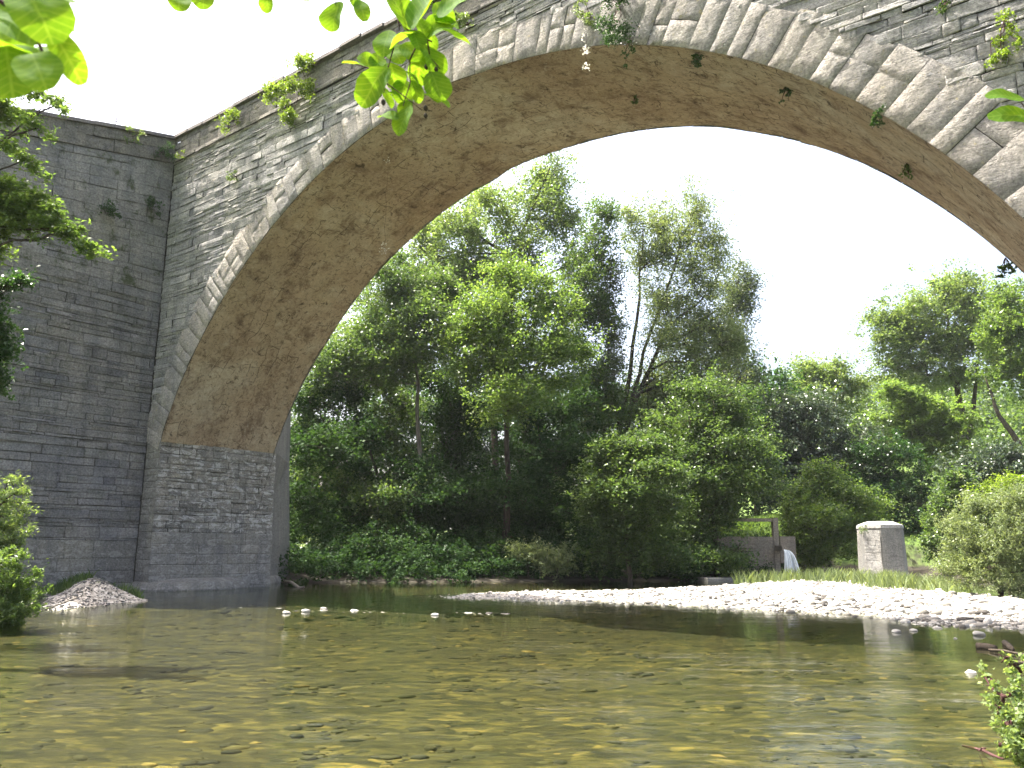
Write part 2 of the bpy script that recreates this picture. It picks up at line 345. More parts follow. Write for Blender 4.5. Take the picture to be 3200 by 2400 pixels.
def water_mat():
    t = NT('river_water'); t.t.nodes.remove(t.b)
    P1 = t.obj((.55, 1.9, 1)); n1 = t.noise(P1, 1.5, 4, .55, .4); n2 = t.noise(t.obj((1.3, 3.4, 1)), 4.5, 5, .6, .3); n3 = t.noise(t.obj((.25, .6, 1)), .8, 3, .5)
    calm = t.ramp(n3, [(.35, (.35, .35, .35)), (.65, (1, 1, 1))])
    h = t.math('MULTIPLY', t.math('ADD', t.math('MULTIPLY', n1, .8), t.math('MULTIPLY', n2, .2)), calm)
    g = t.n('ShaderNodeNewGeometry'); sx = t.n('ShaderNodeSeparateXYZ'); t.l(g.outputs['Position'], sx.inputs[0])
    my = t.n('ShaderNodeMapRange'); t.l(t.math('ADD', sx.outputs[1], t.math('MULTIPLY', sx.outputs[0], .45)), my.inputs[0]); my.inputs[1].default_value = 9.; my.inputs[2].default_value = 15.; my.inputs[3].default_value = 1.; my.inputs[4].default_value = .22
    h = t.math('MULTIPLY', h, my.outputs[0])
    nr = t.bump(h, .7, .052)
    gl = t.n('ShaderNodeBsdfGlossy', i_Roughness=.03); t.l(nr, gl.inputs['Normal']); gl.inputs[0].default_value = (.85, .87, .85, 1)
    rf = t.n('ShaderNodeBsdfTransparent'); rf.inputs[0].default_value = (.82, .86, .66, 1)
    fr = t.n('ShaderNodeFresnel', i_IOR=1.33); t.l(nr, fr.inputs['Normal'])
    ms = t.n('ShaderNodeMixShader'); t.l(fr.outputs[0], ms.inputs[0]); t.l(rf.outputs[0], ms.inputs[1]); t.l(gl.outputs[0], ms.inputs[2])
    t.l(ms.outputs[0], t.out.inputs[0]); return t.m
M['water'] = water_mat()
mb = MB(); mb.add([(-120, -4, 0), (120, -4, 0), (120, 75, 0), (-120, 75, 0)], [(0, 1, 2, 3)])
tag(mb.build('river_water', M['water']), kind='structure')

# ------------------------------------------------------------------ bridge
bridge = empty('arch_bridge', br(27, 2, 0), 'old grey stone bridge with one huge arch springing from the left pier over the river', 'bridge')
def masonry(u0, u1, v0, v1, P, rows=(.16, .32), lens=(.35, 1.1), relief=.03, gap=.004, spans=None, grid=(5, 3), rough=.006, bev=.007, edged=.010, smooth_=False):
    V = []; Fc = []; v = v0
    while v < v1-.03:
        hh = min(rows[0]+(rows[1]-rows[0])*random.random()**1.7, v1-v)
        if v1-v-hh < rows[0]*.6: hh = v1-v
        for (a, b) in (spans(v, v+hh) if spans else [(u0, u1)]):
            u = a-random.uniform(0, lens[0]) if not spans else a
            u = a
            while u < b-.02:
                L = random.uniform(*lens)*random.choice((.7, 1, 1, 1.4)); L = min(L, b-u)
                if b-u-L < lens[0]*.5: L = b-u
                g = gap*random.uniform(.2, 1.5); d0 = random.gauss(0, relief*.45); tu, tv = random.gauss(0, relief*.5), random.gauss(0, relief*.6)
                nu, nv = grid; bu, bv = min(.2, bev/L), min(.2, bev/hh)
                eu, ev = min(.12, .03/L), min(.12, .025/hh); us = np.concatenate([[0, bu], np.linspace(bu+eu, 1-bu-eu, nu-1), [1-bu, 1]]); vs_ = np.concatenate([[0, bv, bv+ev, .5, 1-bv-ev, 1-bv, 1]]); nu, nv = len(us)-2, len(vs_)-2
                base = len(V); jj = [random.gauss(0, gap) for _ in range(4)]; chip = [random.random() < .3 and relief > .007 for _ in range(4)]
                for j, fv in enumerate(vs_):
                    for i, fu in enumerate(us):
                        edge = (i in (0, nu+1)) or (j in (0, nv+1)); wob = 0 if smooth_ else random.gauss(0, rough*.5)
                        uu = u+g+(L-2*g)*fu+(0 if smooth_ else random.gauss(0, rough*.5)); vv = v+g*.6+(hh-1.2*g)*fv+(jj[0]*(1-fu)+jj[1]*fu)*(1-fv)+(jj[2]*(1-fu)+jj[3]*fu)*fv+wob
                        nz = mnoise.noise(Vector((uu*1.1, vv*4.5, 3)))*relief*1.1+mnoise.noise(Vector((uu*.45, vv*.45, 8)))*relief*1.2+mnoise.noise(Vector((uu*5, vv*13, 1)))*relief*.5
                        cn = (i <= 1, i >= nu, j <= 1, j >= nv); ck = .02 if (not smooth_ and ((cn[0] and cn[2] and chip[0]) or (cn[1] and cn[2] and chip[1]) or (cn[0] and cn[3] and chip[2]) or (cn[1] and cn[3] and chip[3]))) else 0
                        dd = d0+tu*(fu-.5)+tv*(fv-.5)+nz-ck+random.gauss(0, rough*.6)-(edged if edge else 0)
                        V.append(P(uu, vv+.035*mnoise.noise(Vector((uu*.5, vv*.35, 5)))*min(1, (v1-vv)*2, (vv-v0)*2+.0), dd))
                for j in range(nv+1):
                    for i in range(nu+1):
                        q = base+j*(nu+2)+i; Fc.append((q, q+1, q+nu+3, q+nu+2))
                u += L
        v += hh
    return V, Fc
RE = RA+.98
def sp_spans(a, b):
    m = (a+b)/2; out = []
    if abs(m-ZC) < RE:
        w_ = math.sqrt(RE*RE-(m-ZC)**2)-.04
        if SC+w_ < 26.8: out.append((SC+w_, 26.8))
        if SC-w_ > -9: out.append((-9, SC-w_))
    else: out.append((-9, 26.8))
    return out
ZS = 15.2          # string course / foot of the parapet
V, Fc = masonry(-9, 26.8, -.4, ZS, lambda u, v, d: br(u, -.02-d, v), rows=(.06, .30), lens=(.2, 1.1), relief=.024, spans=sp_spans, rough=.008, edged=.014)
mesh_np('spandrel_wall', V, Fc, M['spandrel'], bridge)
# core of the bridge behind the facing stones
def arc_pts(r, s0, s1, n): # along s
    out = []
    for i in range(n+1):
        s = s0+(s1-s0)*i/n; out.append((s, ZC+math.sqrt(max(r*r-(s-SC)**2, 0))))
    return out
mb = MB(); RB = RA+.5; M_ = 60
a1 = math.asin(min(1, (4.9-ZC)/RB)); th = [math.pi-a1+(2*a1-math.pi)*i/M_ for i in range(M_+1)]
for n0, flip in ((.08, 0), (WID-.02, 1)):
    ring = [br(SC+RB*math.cos(t_), n0, ZC+RB*math.sin(t_)) for t_ in th]; top = [br(SC+RB*math.cos(t_), n0, 16.0) for t_ in th]
    fs = [((i, i+1, M_+2+i, M_+1+i) if flip else (i, M_+1+i, M_+2+i, i+1)) for i in range(M_)]
    mb.add(ring+top, fs)
for s0, s1 in ((-9, SC-RB*math.cos(a1)), (SC+RB*math.cos(a1), 34)):
    mb.hexa([br(s0, .08, -1), br(s1, .08, -1), br(s1, WID-.02, -1), br(s0, WID-.02, -1), br(s0, .08, 16), br(s1, .08, 16), br(s1, WID-.02, 16), br(s0, WID-.02, 16)])
s0, s1 = SC-RB*math.cos(a1), SC+RB*math.cos(a1)
mb.add([br(s0, .08, 16.02), br(s1, .08, 16.02), br(s1, WID-.02, 16.02), br(s0, WID-.02, 16.02)], [(0, 1, 2, 3)])
mb.build('mortar_core', M['mortar'], bridge)
# soffit: traced front and back edges wander around the true circle
FE = [(26.2, -.05), (25.2, .02), (23, -.03), (21, -.02), (18, .03), (15, .03), (13.2, .06), (12.2, -.02), (9, .02), (6, .0), (3, -.02), (1, .02), (-1, 0)]
BE = [(26.2, .09), (25.0, .03), (23.4, -.08), (20.6, -.04), (19.2, -.08), (17, -.05), (15.4, -.10), (14.9, .0), (12.4, -.04), (10, .03), (8, .07), (7, .04), (4.4, .03), (3, -.03), (1.2, -.08), (-1, -.05)]
FE = sorted(FE); BE = sorted(BE)
V = []; U = []; NA, NW = 220, 26
a0 = math.asin((4.9-ZC)/RA)
for i in range(NA+1):
    ang = a0+(math.pi-2*a0)*i/NA; s_ = SC+RA*math.cos(ang)
    f0 = np.interp(s_, [p[0] for p in FE], [p[1] for p in FE]); b0 = np.interp(s_, [p[0] for p in BE], [p[1] for p in BE])
    for j in range(NW+1):
        fw = j/NW; q = Vector((s_*.9, fw*WID*.9, 3)); dr = f0*(1-fw)+b0*fw
        rg = (mnoise.noise(q)*.035+mnoise.noise(q*3.1)*.02+mnoise.noise(q*9)*.008)
        e = .05*mnoise.noise(Vector((s_*2.3, 0, 9)))+.04*max(0, mnoise.noise(Vector((s_*.9, 0, 19)))) if j == NW else 0
        if j in (0, 1): rg *= .4
        r_ = RA+dr+rg+abs(e)*1.0
        V.append(br(SC+r_*math.cos(ang), .0+fw*(WID-.0)-(abs(e) if j == NW else 0), ZC+r_*math.sin(ang))); U.append((ang*RA, fw*WID))
I = np.arange((NA+1)*(NW+1)).reshape(NA+1, NW+1)
F = np.stack([I[:-1, :-1], I[:-1, 1:], I[1:, 1:], I[1:, :-1]], -1).reshape(-1, 4)
mesh_np('arch_soffit', V, F, M['soffit'], bridge, smooth=True, uv=U)
# voussoirs, front and back ring
def ring_blocks(nface, sign, name, nb):
    V = []; Fc = []; ang = a0-.02; angs = [ang]
    while ang < math.pi-a0+.02: ang += random.uniform(.30, .75)/RA; angs.append(ang)
    for k in range(len(angs)-1):
        t0, t1 = angs[k]+.0002, angs[k+1]-.0002
        th_ = 1.12+random.uniform(-.06, .08); pr = random.gauss(.03, .005); tl = random.gauss(0, .004)
        split = random.random() < .35; cuts = [(0, th_)] if not split else [(0, th_*random.uniform(.4, .6)), None]
        if split: cuts[1] = (cuts[0][1]+.008, th_)
        for (r0, r1) in cuts:
            base = len(V); gu = [0, .018, .36, .64, .982, 1]; gv = [0, .012, .28, .5, .73, .988, 1]; prr = pr+random.gauss(0, .003)
            for j, fv in enumerate(gv):
                for i, fu in enumerate(gu):
                    t_ = t0+(t1-t0)*fu; s_ = SC+RA*math.cos(t_)
                    dr = np.interp(s_, [p[0] for p in FE], [p[1] for p in FE]) if sign < 0 else np.interp(s_, [p[0] for p in BE], [p[1] for p in BE])
                    edge = i in (0, 5) or j in (0, 6); r_ = RA+dr*(1-fv)+r0+(r1-r0)*fv-(.012 if j == 1 and r0 == 0 else 0)+random.gauss(0, .005)
                    if j == 0 and r0 == 0: r_ = RA+dr-.006
                    dd = ((-.009 if edge else 0)+prr+tl*(fv-.5)+random.gauss(0, .005)+.01*mnoise.noise(Vector((s_*.8, r_*.8, 2)))+.007*mnoise.noise(Vector((s_*4, r_*4, 5))))
                    V.append(br(SC+r_*math.cos(t_), nface+sign*dd, ZC+r_*math.sin(t_)))
            for j in range(6):
                for i in range(5):
                    q = base+j*6+i; Fc.append((q, q+1, q+7, q+6))
    mesh_np(name, V, Fc, M['ring'], bridge)
ring_blocks(0, -1, 'voussoir_ring', 0); ring_blocks(WID, 1, 'voussoir_ring', 0)
# parapet and coping
V, Fc = masonry(-9, 26.8, ZS+.1, 16.12, lambda u, v, d: br(u, -.05-d, v), rows=(.26, .42), lens=(.4, 1.0), relief=.02, rough=.01)
mesh_np('parapet', V, Fc, M['parapet'], bridge)
V, Fc = masonry(-9, 26.75, ZS-.04, ZS+.1, lambda u, v, d: br(u, -.11-d, v), rows=(.14, .15), lens=(.7, 1.4), relief=.015, rough=.005)
mesh_np('string_course', V, Fc, M['parapet'], bridge)
def coping(pts, name, w0=.5, hh=.13):
    mb = MB()
    for (p, q, out) in pts:
        p = np.array(p); q = np.array(q); L = np.linalg.norm(q-p); n = max(1, int(L/.9)); out = np.array(out)
        for k in range(n):
            a = p+(q-p)*(k/n+.0003); b = p+(q-p)*((k+1)/n-.0003); z = random.gauss(0, .012); o1 = out*(.11+random.gauss(0, .02)); o2 = -out*w0
            up = np.array([0, 0, hh]); zz = np.array([0, 0, z]); tilt = np.array([0, 0, random.gauss(0, .01)])
            mb.hexa([a+o1+zz, b+o1+zz+tilt, b+o2+zz, a+o2+zz, a+o1*.8+up+zz, b+o1*.8+up+zz+tilt, b+o2+up+zz, a+o2+up+zz])
    mb.build(name, M['coping'], bridge)
nv = np.array([N[0], N[1], 0]); av = np.array([A[0], A[1], 0])
WT = lambda n_: 16.12+.24*n_*1.0        # wing wall top falls towards its outer end
coping([(br(26.8, -.05, 16.14), br(-9, -.05, 16.14), -nv), (br(26.8, -6.05, WT(-6.05)+.02), br(26.8, .05, WT(0)+.02), -av)], 'coping')
# far parapet, seen only from elsewhere
mb = MB(); mb.hexa([br(-9, WID-.45, 16.03), br(34, WID-.45, 16.03), br(34, WID, 16.03), br(-9, WID, 16.03), br(-9, WID-.45, 16.9), br(34, WID-.45, 16.9), br(34, WID, 16.9), br(-9, WID, 16.9)])
# pier under the springing, wing wall, starling
def wedge(s0, s1, n0, n1, z0, z1): return [br(s0, n0, z0), br(s1, n0, z0), br(s1, n1, z0), br(s0, n1, z0), br(s0, n0, z1), br(s1, n0, z1), br(s1, n1, z1), br(s0, n1, z1)]
mb = MB()
mb.hexa([br(26.12, -.0, -1), br(34, .0, -1), br(34, WID, -1), br(26.12, WID, -1), br(26.22, -.0, 4.95), br(34, .0, 4.95), br(34, WID, 4.95), br(26.22, WID, 4.95)])
mb.hexa([br(26.95, -6.0, -1), br(34, -6.0, -1), br(34, .06, -1), br(26.95, .06, -1), br(26.95, -6.0, WT(-6.0)), br(34, -6.0, WT(-6.0)), br(34, .06, WT(0)), br(26.95, .06, WT(0))])
mb.build('pier_core', M['mortar'], bridge)
PS = lambda v: 26.03+.02*(v-5)*-1*.0+ (v*.03 if v < 5 else .15)-.0
V, Fc = masonry(-.02, WID+.1, 1.9, 4.93, lambda u, v, d: br(25.95+.02*v-d, u, v), rows=(.10, .26), lens=(.25, .8), relief=.024, edged=.02, gap=.006)
mesh_np('pier_wall', V, Fc, M['pier'], bridge)
V, Fc = masonry(-.02, WID+.1, -.6, 1.9, lambda u, v, d: br(25.93-d-.02*max(0, 1.2-v)**2, u, v), rows=(.30, .45), lens=(.9, 1.8), relief=.003, gap=.003, rough=.0015)
mesh_np('pier_base', V, Fc, M['base'], bridge)
V, Fc = masonry(25.95, 26.8, -.6, 5.3, lambda u, v, d: br(u, -.02-d, v), rows=(.2, .4), lens=(.8, .9), relief=.006)
mesh_np('pier_return', V, Fc, M['base'], bridge)
# plinth bulging at the water line
pl = [(26.8, -.12), (26.0, -.25), (25.5, .3), (25.15, 1.2), (25.2, 2.4), (25.6, 3.4), (26.4, 4.6), (29.7, 8.6), (31, 8.0), (31, 0)]
mb = MB(); k = len(pl); cx, cy = 28, 3
def shr(p, f_): return (p[0]+(cx-p[0])*f_, p[1]+(cy-p[1])*f_)
rings = [(-1, 0.), (.05, .0), (.26, .03), (.38, .18)]; vs = []
for z, f_ in rings: vs += [br(*shr(p, f_), z) for p in pl]
fs = [(j*k+i, j*k+(i+1) % k, (j+1)*k+(i+1) % k, (j+1)*k+i) for j in range(3) for i in range(k)]+[tuple(3*k+i for i in range(k))]
mb.add(vs, [f[::-1] for f in fs]); mb.build('pier_plinth', M['base'], bridge, smooth=False)
# starling behind the arch
st = [(26.05, 3.35, 4.62), (29.3, 8.2, 8.0), (33, 4.4, 4.4)]
mb = MB(); lv = [(-1, 0), (1.5, .12), (5, .55), (9, .8), (12.5, 1.)]; vs = []
for z, f_ in lv:
    b1 = 3.35+(4.62-3.35)*min(1, max(0, z)/5); vs += [br(26.0+.0*f_, b1, z), br(29.35+.35*f_, 8.2-.35*f_, z), br(33, WID-.1, z), br(33, 3.3, z)]
fs = []
for j in range(len(lv)-1):
    for i in range(4): fs.append((j*4+i, j*4+(i+1) % 4, (j+1)*4+(i+1) % 4, (j+1)*4+i))
fs.append((16, 17, 18, 19)); mb.add(vs, fs); mb.build('starling', M['starling'], bridge)
# wing wall facing the arch; outer end added to throw shade on the mound
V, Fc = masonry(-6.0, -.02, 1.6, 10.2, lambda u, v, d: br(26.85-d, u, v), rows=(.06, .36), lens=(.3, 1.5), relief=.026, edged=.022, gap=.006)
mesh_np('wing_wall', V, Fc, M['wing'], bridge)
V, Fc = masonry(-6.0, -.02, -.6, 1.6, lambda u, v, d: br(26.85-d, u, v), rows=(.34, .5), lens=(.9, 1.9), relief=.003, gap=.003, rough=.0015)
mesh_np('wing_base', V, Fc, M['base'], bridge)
def wtop(u, v, d):
    return br(26.84-d, u, 10.2+(v-10.2)*(WT(u)-10.2)/(16.12-10.2))
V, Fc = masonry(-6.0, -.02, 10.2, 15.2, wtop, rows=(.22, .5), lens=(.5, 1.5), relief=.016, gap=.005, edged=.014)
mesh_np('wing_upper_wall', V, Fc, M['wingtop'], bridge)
V, Fc = masonry(-6.0, -.02, 15.2, 16.12, lambda u, v, d: wtop(u, v, d+.05), rows=(.3, .5), lens=(.5, 1.2), relief=.03)
mesh_np('wing_parapet', V, Fc, M['parapet'], bridge)
V, Fc = masonry(26.9, 34, -.5, 14.6, lambda u, v, d: br(u, -6.02-d, v), rows=(.18, .34), lens=(.5, 1.2), relief=.02)
mesh_np('wing_end_wall', V, Fc, M['wing'], bridge)

# ------------------------------------------------------------------ leaves and trees
def leaves_arrays(Cn, L, Wd, flat=.75, jit=.6, dirs=None):
    n = len(Cn); nr = RNG.normal(size=(n, 3))*jit; nr[:, 2] += flat; nr /= np.linalg.norm(nr, axis=1)[:, None]
    d = RNG.normal(size=(n, 3)) if dirs is None else dirs+RNG.normal(size=(n, 3))*.35
    d -= nr*(d*nr).sum(1)[:, None]; d /= np.linalg.norm(d, axis=1)[:, None]; s = np.cross(nr, d)
    sc = RNG.uniform(.65, 1.25, n)[:, None]; l = L*sc*.5; w_ = Wd*sc*.5
    V = np.stack([Cn-d*l, Cn+s*w_+nr*w_*.35-d*l*.15, Cn+d*l-nr*w_*.2, Cn-s*w_+nr*w_*.35-d*l*.15], 1).reshape(-1, 3)
    return V, np.arange(4*n).reshape(n, 4)
def crown(lobes, nleaf, L, Wd, spread=.45, per=26, shell=1.9, flat=.75, jit=.6, droop=0.):
    """lobes: (centre, (rx, ry, rz), weight)"""
    wt = np.array([l[2]*(l[1][0]*l[1][1]*l[1][2])**(2/3) for l in lobes]); wt /= wt.sum(); out = []
    for (c, r, _), f in zip(lobes, wt):
        m = max(3, int(nleaf*f/per)); c = np.array(c); r = np.array(r)
        k = 9; su = RNG.normal(size=(k, 3)); su /= np.linalg.norm(su, axis=1)[:, None]; sc_ = c+su*r*RNG.uniform(.35, 1.0, k)[:, None]; sr = r[None]*RNG.uniform(.25, .62, (k, 1))
        pick = RNG.integers(0, k, m); u = RNG.normal(size=(m, 3)); u /= np.linalg.norm(u, axis=1)[:, None]; rad = RNG.uniform(0.02, 1, m)**(1/shell)
        p = sc_[pick]+u*rad[:, None]*sr[pick]
        fr = RNG.random(m) < .3; uu = RNG.normal(size=(m, 3)); p = np.where(fr[:, None], c+uu*r*.52, p)
        sp = spread*RNG.uniform(.4, 1.3, m); ax = RNG.normal(size=(m, 3)); ax[:, 2] *= .5; ax += (p-c)/r*.8; ax /= np.linalg.norm(ax, axis=1)[:, None]
        q = np.repeat(p, per, 0)+np.clip(RNG.normal(size=(m*per, 3)), -1.5, 1.5)*np.repeat(sp*.42, per)[:, None]+np.repeat(ax*sp[:, None], per, 0)*np.clip(RNG.normal(size=(m*per, 1)), -1.5, 1.5)*1.05
        if droop: q[:, 2] -= droop*np.abs(RNG.normal(size=len(q)))*np.repeat(sp, per)
        out.append(q)
    q = np.concatenate(out); return leaves_arrays(q, L, Wd, flat, jit)
def bend(p, q, n=5, amp=.06, sag=0.):
    p, q = np.array(p, float), np.array(q, float); L = np.linalg.norm(q-p); o = []
    j = RNG.normal(size=(n+1, 3))*amp*L; j[0] = 0; j[-1] = 0
    for i in range(n+1):
        t = i/n; x = p+(q-p)*t+j[i]*.6; x[2] += sag*L*math.sin(math.pi*t); o.append(x)
    return o
def make_tree(name, label, cat, base, trunks, lobes, mat, nleaf, L=.16, Wd=.1, tr=.2, bark='bark', group=None, sub=5, every=1, **kw):
    root = empty(name, base, label, cat, group); mb = MB(); tips = []
    allp = []
    for tk in trunks:
        pts = [np.array(base)-np.array([0, 0, .15])] if len(tk) and tk[0] is None else []
        pts += [np.array(p) for p in tk if p is not None]
        dense = []
        for a, b in zip(pts[:-1], pts[1:]): dense += bend(a, b, 4, .025)[:-1]
        dense.append(pts[-1]); n = len(dense); hgt = max(.1, dense[-1][2]-dense[0][2])
        rad = [tr*(1-.88*(i/(n-1)))**.9*(1.25 if i == 0 else 1) for i in range(n)]
        mb.tube(dense, rad, 7); allp += [(p, r) for p, r in zip(dense[1:], rad[1:])]
    lb = MB()
    for (c, r, _) in lobes[::every]:
        c = np.array(c)
        best = min(allp, key=lambda pr: np.linalg.norm(pr[0]-c)+ (2.2 if pr[0][2] > c[2]-.1 else 0))
        p, rr = best; limb = bend(p, c, 5, .05, .04); r0 = min(rr*.7, tr*.45); lb.tube(limb, [r0*(1-.7*i/5)+.012 for i in range(6)], 5)
        for k in range(sub):
            u = RNG.normal(size=3); u /= np.linalg.norm(u); u[2] = abs(u[2])*.7 if RNG.random() < .6 else u[2]
            e = c+u*np.array(r)*.95; st_ = limb[random.choice((2, 3, 4, 5))]; b_ = bend(st_, e, 4, .07); lb.tube(b_, [r0*.3*(1-.75*i/4)+.008 for i in range(5)], 4)
            for kk in range(2):
                f_ = b_[random.choice((2, 3))]; e2 = f_+(RNG.normal(size=3))*np.array(r)*.4; lb.tube([f_, (f_+e2)/2+RNG.normal(size=3)*.05, e2], [r0*.12+.006, r0*.08+.005, .004], 3)
    mb.add(lb.v, lb.f); mb.build('trunk', M[bark], root, smooth=True)
    V, Fq = crown(lobes, nleaf, L, Wd, **kw); mesh_np('crown', V, Fq, M[mat], root)
    return root
GR = 'trees of the far riverbank under the arch'; GH = 'trees of the wooded slope on the right'
def sprays(lines, rx, ry, step=34, sag=18):
    o = []
    for (x0, y0, x1, y1) in lines:
        n = max(2, int(math.hypot(x1-x0, y1-y0)/step))
        for i in range(n+1):
            t = i/n; k = 1-.55*t; o.append((x0+(x1-x0)*t+random.uniform(-6, 6), y0+(y1-y0)*t-sag*math.sin(math.pi*t)+random.uniform(-5, 5), rx*k, ry*k, random.uniform(-.3, .3)))
    return o
def pxtree(name, label, cat, d, basepx, trunkpx, lobepx, mat, nleaf, **kw):
    """lobes in photo pixels (x, y, rx, ry[, metres behind d[, weight]]) at distance d; basepx = photo x of the foot"""
    if kw.get('group') in (GR, GH) and 'small' not in name: lobepx = [(l[0], l[1], l[2]*1.28, l[3]*1.28)+tuple(l[4:]) for l in lobepx]; nleaf = int(nleaf*1.2)
    if 'poplar' in name and 'broad' not in label: lobepx = [(l[0], l[1], l[2]*.78, l[3]*1.35)+tuple(l[4:]) for l in lobepx]
    b = at(basepx, 1715, d); b[2] = hz(b[0], b[1]); m = d/FPX; lobes = []
    for l in lobepx:
        dd = l[4] if len(l) > 4 else 0; wt = l[5] if len(l) > 5 else 1; c = at(l[0], l[1], d+dd)
        lobes.append((c, (l[2]*m, (l[2]+l[3])*.5*m*.9, l[3]*m), wt))
    tks = []
    for tk in trunkpx: tks.append([None if p is None else at(p[0], p[1], d+(p[2] if len(p) > 2 else 0)) for p in tk])
    return make_tree(name, label, cat, tuple(b), tks, lobes, M and mat, nleaf, **kw)

GR = 'trees of the far riverbank under the arch'
pxtree('poplar_tree', 'tallest airy tree, its top touching the underside of the arch', 'tree', 50, 1545, [[None, (1550, 1200), (1600, 800), (1720, 520)]],
       [(1735, 540, 65, 75), (1650, 640, 95, 80, 1), (1560, 640, 80, 60, -1), (1740, 700, 95, 80), (1470, 850, 90, 60, 1), (1400, 900, 80, 60, 1), (1500, 760, 90, 60, 1), (1420, 700, 60, 40), (1640, 780, 90, 60, -1), (1370, 800, 90, 60, 2), (1780, 830, 75, 50)], 'lf_pale', 36000, L=.17, Wd=.11, tr=.26, spread=.5, group=GR)
pxtree('alder_tree', 'full bright green tree in the middle of the far bank, left of the leaning limbs', 'tree', 41, 1578, [[None, (1590, 1500), (1570, 1200), (1610, 860)]],
       [(1600, 870, 95, 70), (1540, 980, 110, 60, -1), (1680, 960, 90, 65), (1620, 1080, 150, 65, -1), (1480, 1060, 80, 50), (1730, 1080, 80, 60, 1), (1500, 1160, 90, 50), (1640, 1200, 120, 50), (1590, 1250, 90, 60, -2)], 'lf_bright', 42000, L=.15, Wd=.11, tr=.2, group=GR)
pxtree('alder_tree', 'green tree with a bare grey trunk showing low down, at the left beside the arch', 'tree', 43, 1310, [[None, (1305, 1500), (1308, 1200), (1290, 900)]],
       [(1270, 880, 90, 60), (1350, 900, 80, 55, 1), (1230, 960, 90, 55), (1340, 1010, 110, 60, -1), (1180, 1060, 80, 60), (1280, 1110, 130, 50), (1400, 1060, 60, 50, 1), (1200, 1160, 90, 50), (1100, 1120, 70, 50), (1040, 1180, 60, 60)], 'lf_mid', 40000, L=.15, Wd=.11, tr=.19, bark='bark_pale', group=GR)
pxtree('poplar_tree', 'broad airy pale tree right behind the left part of the group, below the arch underside', 'tree', 53, 1440, [[None, (1440, 1250), (1400, 950), (1400, 820)]],
       [(1380, 880, 90, 60), (1480, 900, 90, 60), (1300, 950, 80, 55), (1560, 860, 80, 60), (1430, 1000, 110, 60), (1540, 1050, 80, 60), (1320, 1080, 90, 60), (1230, 1040, 70, 50), (1310, 790, 90, 60), (1230, 860, 80, 60), (1400, 730, 80, 60), (1150, 960, 70, 60), (1480, 650, 70, 60, 1), (1090, 1060, 70, 60), (1420, 1130, 110, 60), (1150, 1130, 80, 50), (1250, 1170, 100, 50)], 'lf_pale', 46000, L=.18, Wd=.12, tr=.24, spread=.5, group=GR)
pxtree('leaning_tree', 'thin leafed tree with long dark limbs leaning out to the right', 'tree', 47, 1600, [[None, (1640, 1350), (1740, 1050), (1860, 820)], [None, (1650, 1200), (1800, 960), (1900, 900)]],
       [(1860, 790, 55, 60), (1830, 900, 80, 55), (1890, 690, 45, 50), (1760, 960, 75, 50), (1870, 1000, 60, 45), (1800, 1100, 80, 50, 1), (1840, 1190, 90, 50, 1), (1900, 1260, 90, 50, 1)], 'lf_mid', 24000, L=.17, Wd=.11, tr=.2, spread=.55, group=GR)
pxtree('poplar_tree', 'feathery pale tree with several upright stems, right of the centre under the arch', 'tree', 49, 1945,
       [[None, (1950, 1370), (2010, 1100), (2180, 640)], [None, (1935, 1300), (1990, 1000), (2010, 700)], [None, (1965, 1300), (2090, 1020), (2240, 900)]],
       [(2190, 680, 55, 70), (2060, 690, 60, 60, 1), (1970, 680, 40, 50), (2130, 780, 85, 80), (2030, 820, 60, 75), (2220, 800, 55, 70), (2170, 920, 100, 75), (2080, 1000, 95, 80, -1), (2250, 1020, 70, 65), (2170, 1120, 110, 70), (2050, 1180, 100, 60), (2250, 1170, 80, 50), (2290, 1080, 60, 40), (2120, 1250, 120, 55)], 'lf_willow', 56000, L=.17, Wd=.085, tr=.22, spread=.55, sub=7, group=GR)
pxtree('young_poplar', 'slim upright sparse tree with a straight stem, left of the feathery pale tree', 'tree', 48, 1890, [[None, (1890, 1400), (1900, 1100), (1910, 820)]],
       [(1905, 860, 35, 50), (1885, 980, 45, 55), (1920, 1080, 45, 50), (1890, 1180, 55, 50)], 'lf_blue', 6000, L=.16, Wd=.1, tr=.12, spread=.5, group=GR)
pxtree('poplar_tree', 'sparse bluish tree top standing furthest right of the tall group, against the sky', 'tree', 58, 2290, [[None, (2290, 1300), (2280, 1100), (2310, 850)]],
       [(2310, 880, 45, 55), (2290, 980, 55, 60), (2340, 930, 30, 40), (2280, 1080, 60, 60), (2330, 1180, 50, 60)], 'lf_blue', 13000, L=.19, Wd=.12, tr=.2, spread=.6, sub=7, group=GR)
pxtree('small_tree', 'low layered feathery tree before the dark thicket, above the gravel bar tip', 'tree', 37.5, 1965, [[None, (1960, 1650), (1955, 1500), (1950, 1380)]],
       [(1900, 1400, 60, 30), (2020, 1400, 75, 35), (1950, 1440, 90, 40), (2040, 1480, 80, 40, -1), (1880, 1500, 80, 40), (1960, 1540, 110, 50, -1), (2060, 1570, 80, 40), (1890, 1610, 90, 50), (2000, 1650, 120, 50), (1930, 1730, 120, 50), (2070, 1720, 80, 50)], 'lf_mid', 46000, L=.15, Wd=.09, tr=.12, spread=.35, flat=.95, jit=.45, group=GR)
